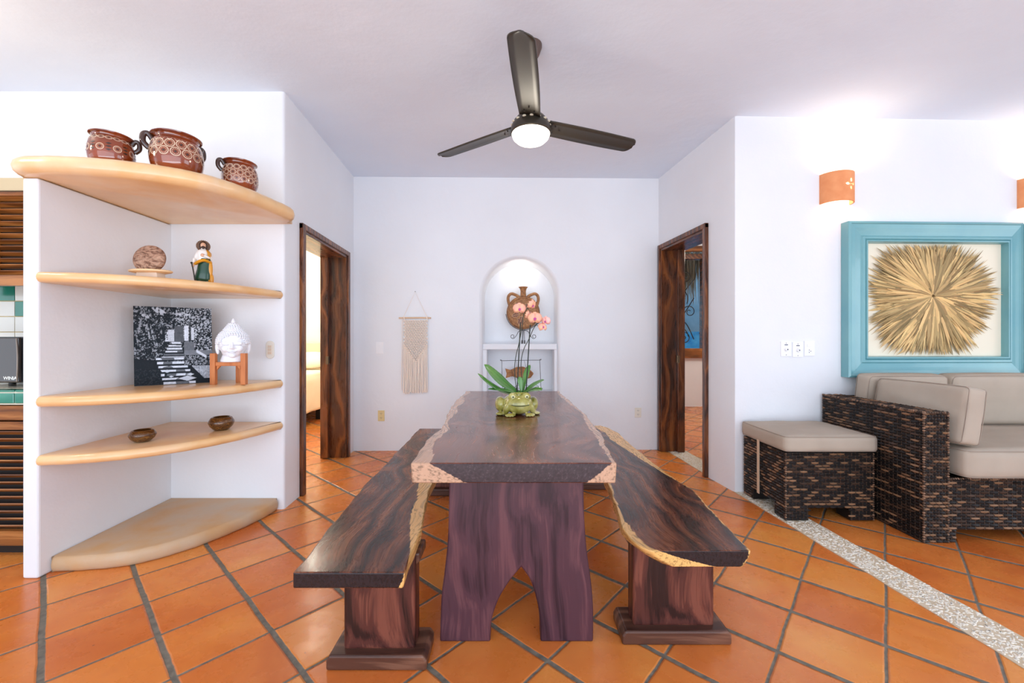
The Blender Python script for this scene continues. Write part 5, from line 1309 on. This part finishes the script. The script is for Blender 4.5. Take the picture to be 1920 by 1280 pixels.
build('top_tile', mb, M('cream_tile', (236, 228, 206), .15, coat=.5), ct, smooth=False)
bs = thing('tiled_backsplash', 'white kitchen backsplash tiles with green diamond border', 'backsplash', ((KX0+KX1)/2, 2.91, .92))
mb = MB(); mb.box(KX0, KX1, 2.896, 2.919, .925, 1.66); build('grout_panel', mb, M('ochre_grout', (214, 190, 140), .8), bs, smooth=False)
mb = MB()
for i, x in enumerate(np.arange(KX1-.006, KX0, -.108)):
    for j, z in enumerate(np.arange(.93, 1.60, .108)):
        mb.mi = 1 if (j >= 4 and (i+j) % 3 == 0) or (j == 5 and i % 2) else 0
        mb.box(x-.103, x, 2.888, 2.897, z, z+.103)
build('wall_tile', mb, [M('white_glazed_tile', (238, 234, 222), .12, coat=.6), GT], bs, smooth=False, bevel=.002)
uc = thing('wall_cabinet', 'dark louvered upper kitchen cabinet with cream top rail', 'cabinet', ((KX0+KX1)/2, 2.75, 1.55))
mb = MB(); mb.box(KX0, KX1, 2.62, 2.917, 1.60, 2.13); build('carcass', mb, BLACKISH, uc, smooth=False)
for (xa, xb) in ((-3.28, -2.505), (-3.9, -3.30)):
    mb = MB(); mb.box(xa, xa+.05, 2.575, 2.612, 1.54, 2.12); mb.box(xb-.05, xb, 2.575, 2.612, 1.54, 2.12); mb.box(xa, xb, 2.575, 2.612, 1.535, 1.60); mb.box(xa, xb, 2.575, 2.612, 2.095, 2.12)
    louver(mb, xa+.04, xb-.04, 1.60, 2.10, 2.594, .038); build('louvered_door', mb, W_CAB, uc, smooth=False)
mb = MB(); mb.box(KX0, KX1, 2.57, 2.915, 2.125, 2.205); build('top_rail', mb, M('cream_cabinet_rail', (186, 172, 142), .6), uc, smooth=False, bevel=.004)
mw = thing('microwave_oven', 'black countertop microwave with white lettering on the green tiled worktop', 'microwave', (-3.1, 2.6, .922))
mb = MB(); mb.box(-3.42, -2.80, 2.42, 2.84, .945, 1.215)
for x in (-3.36, -2.86):
    for y in (2.46, 2.78): mb.box(x-.015, x+.015, y-.015, y+.015, .9215, .95)
build('body', mb, M('black_appliance', (26, 26, 28), .25, coat=.5), mw, smooth=False, bevel=.008)
mb = MB(); mb.box(-3.415, -2.87, 2.402, 2.422, .950, 1.21); build('door', mb, M('dark_bronze_glass_door', (44, 26, 12), .08, coat=1), mw, smooth=False, bevel=.006)
mb = MB(); mb.tube(catmull([(-2.875, 2.398, 1.205), (-2.862, 2.392, 1.12), (-2.862, 2.392, 1.04), (-2.872, 2.398, .955)], 6), .004, 8); build('door_trim', mb, M('grey_trim', (130, 118, 108), .35, metal=.5), mw)
fc = bpy.data.curves.new('lettering', 'FONT'); fc.body = 'WINIA'; fc.size = .026; fc.extrude = .0006; fc.align_x = 'CENTER'; fc.offset = .0006
fo_ = bpy.data.objects.new('lettering_curve', fc); COL.objects.link(fo_); bpy.context.view_layer.update()
me = bpy.data.meshes.new_from_object(fo_.evaluated_get(bpy.context.evaluated_depsgraph_get())); bpy.data.objects.remove(fo_)
tx = bpy.data.objects.new('lettering', me); COL.objects.link(tx); me.materials.clear(); me.materials.append(M('white_lettering', (240, 240, 236), .5)); tx.parent = mw
tx.location = (-2.915+3.1, 2.4008-2.6, .966-.922); tx.rotation_euler = (PI/2, 0, 0)

# ================================================================== BEDROOM
SHEET = M('cream_bed_linen', (244, 234, 214), .9, rgb2=(238, 226, 202), nscale=3, bump=.3, bscale=5, bdist=.02)
bd = thing('bed', 'bed with draped cream bedspread in the room behind the left door', 'bed', (-3.8, 5.8, 0))
mb = MB(); mb.box(-4.75, -2.87, 4.75, 6.8, .22, .34)
build('bed_base', mb, BLACKISH, bd, smooth=False)
for (x, y) in ((-2.905, 6.27), (-2.95, 4.85), (-4.7, 6.5), (-4.7, 4.85)):
    mb = MB(); mb.box(x-.05, x+.05, y-.05, y+.05, 0, .24); build('leg', mb, M('black_bed_leg', (22, 18, 16), .5), bd, smooth=False)
mb = MB(); mb.box(-4.76, -2.84, 4.72, 6.82, .34, .70); build('mattress', mb, SHEET, bd, smooth=False, bevel=.06)
mb = MB()
def drape(u, v):
    y = 4.66+2.18*u; x0 = -2.815
    pts = [(-3.8, .725), (-2.98, .722), (-2.86, .70), (-2.83, .62), (-2.818, .45), (-2.812, .30), (-2.808, .19)]
    s = v*(len(pts)-1); i = min(int(s), len(pts)-2); f = s-i; x = pts[i][0]+(pts[i+1][0]-pts[i][0])*f; z = pts[i][1]+(pts[i+1][1]-pts[i][1])*f
    return (x+.012*math.sin(y*16)*max(0, v-.5)*2, y, z)
mb.grid(drape, 80, 24); build('bedspread', mb, SHEET, bd, solid=.012, smooth='all')
mb = MB(); mb.box(-4.8, -2.84, 6.82, 6.90, .2, 1.15); build('headboard', mb, M('pale_headboard', (226, 208, 176), .6), bd, smooth=False, bevel=.02)
for i, (x, y) in enumerate(((-3.18, 6.52), (-4.2, 6.52))):
    mb = MB(); mb.ell((x, y, .875), (.33, .22, .11), (.35, 0, 0), 28, 16)
    tag(build('pillow', mb, SHEET, smooth='all'), ('cream pillow on the near side of the bed by the left door', 'cream pillow on the far side of the bed')[i], 'pillow', 'bed pillows')
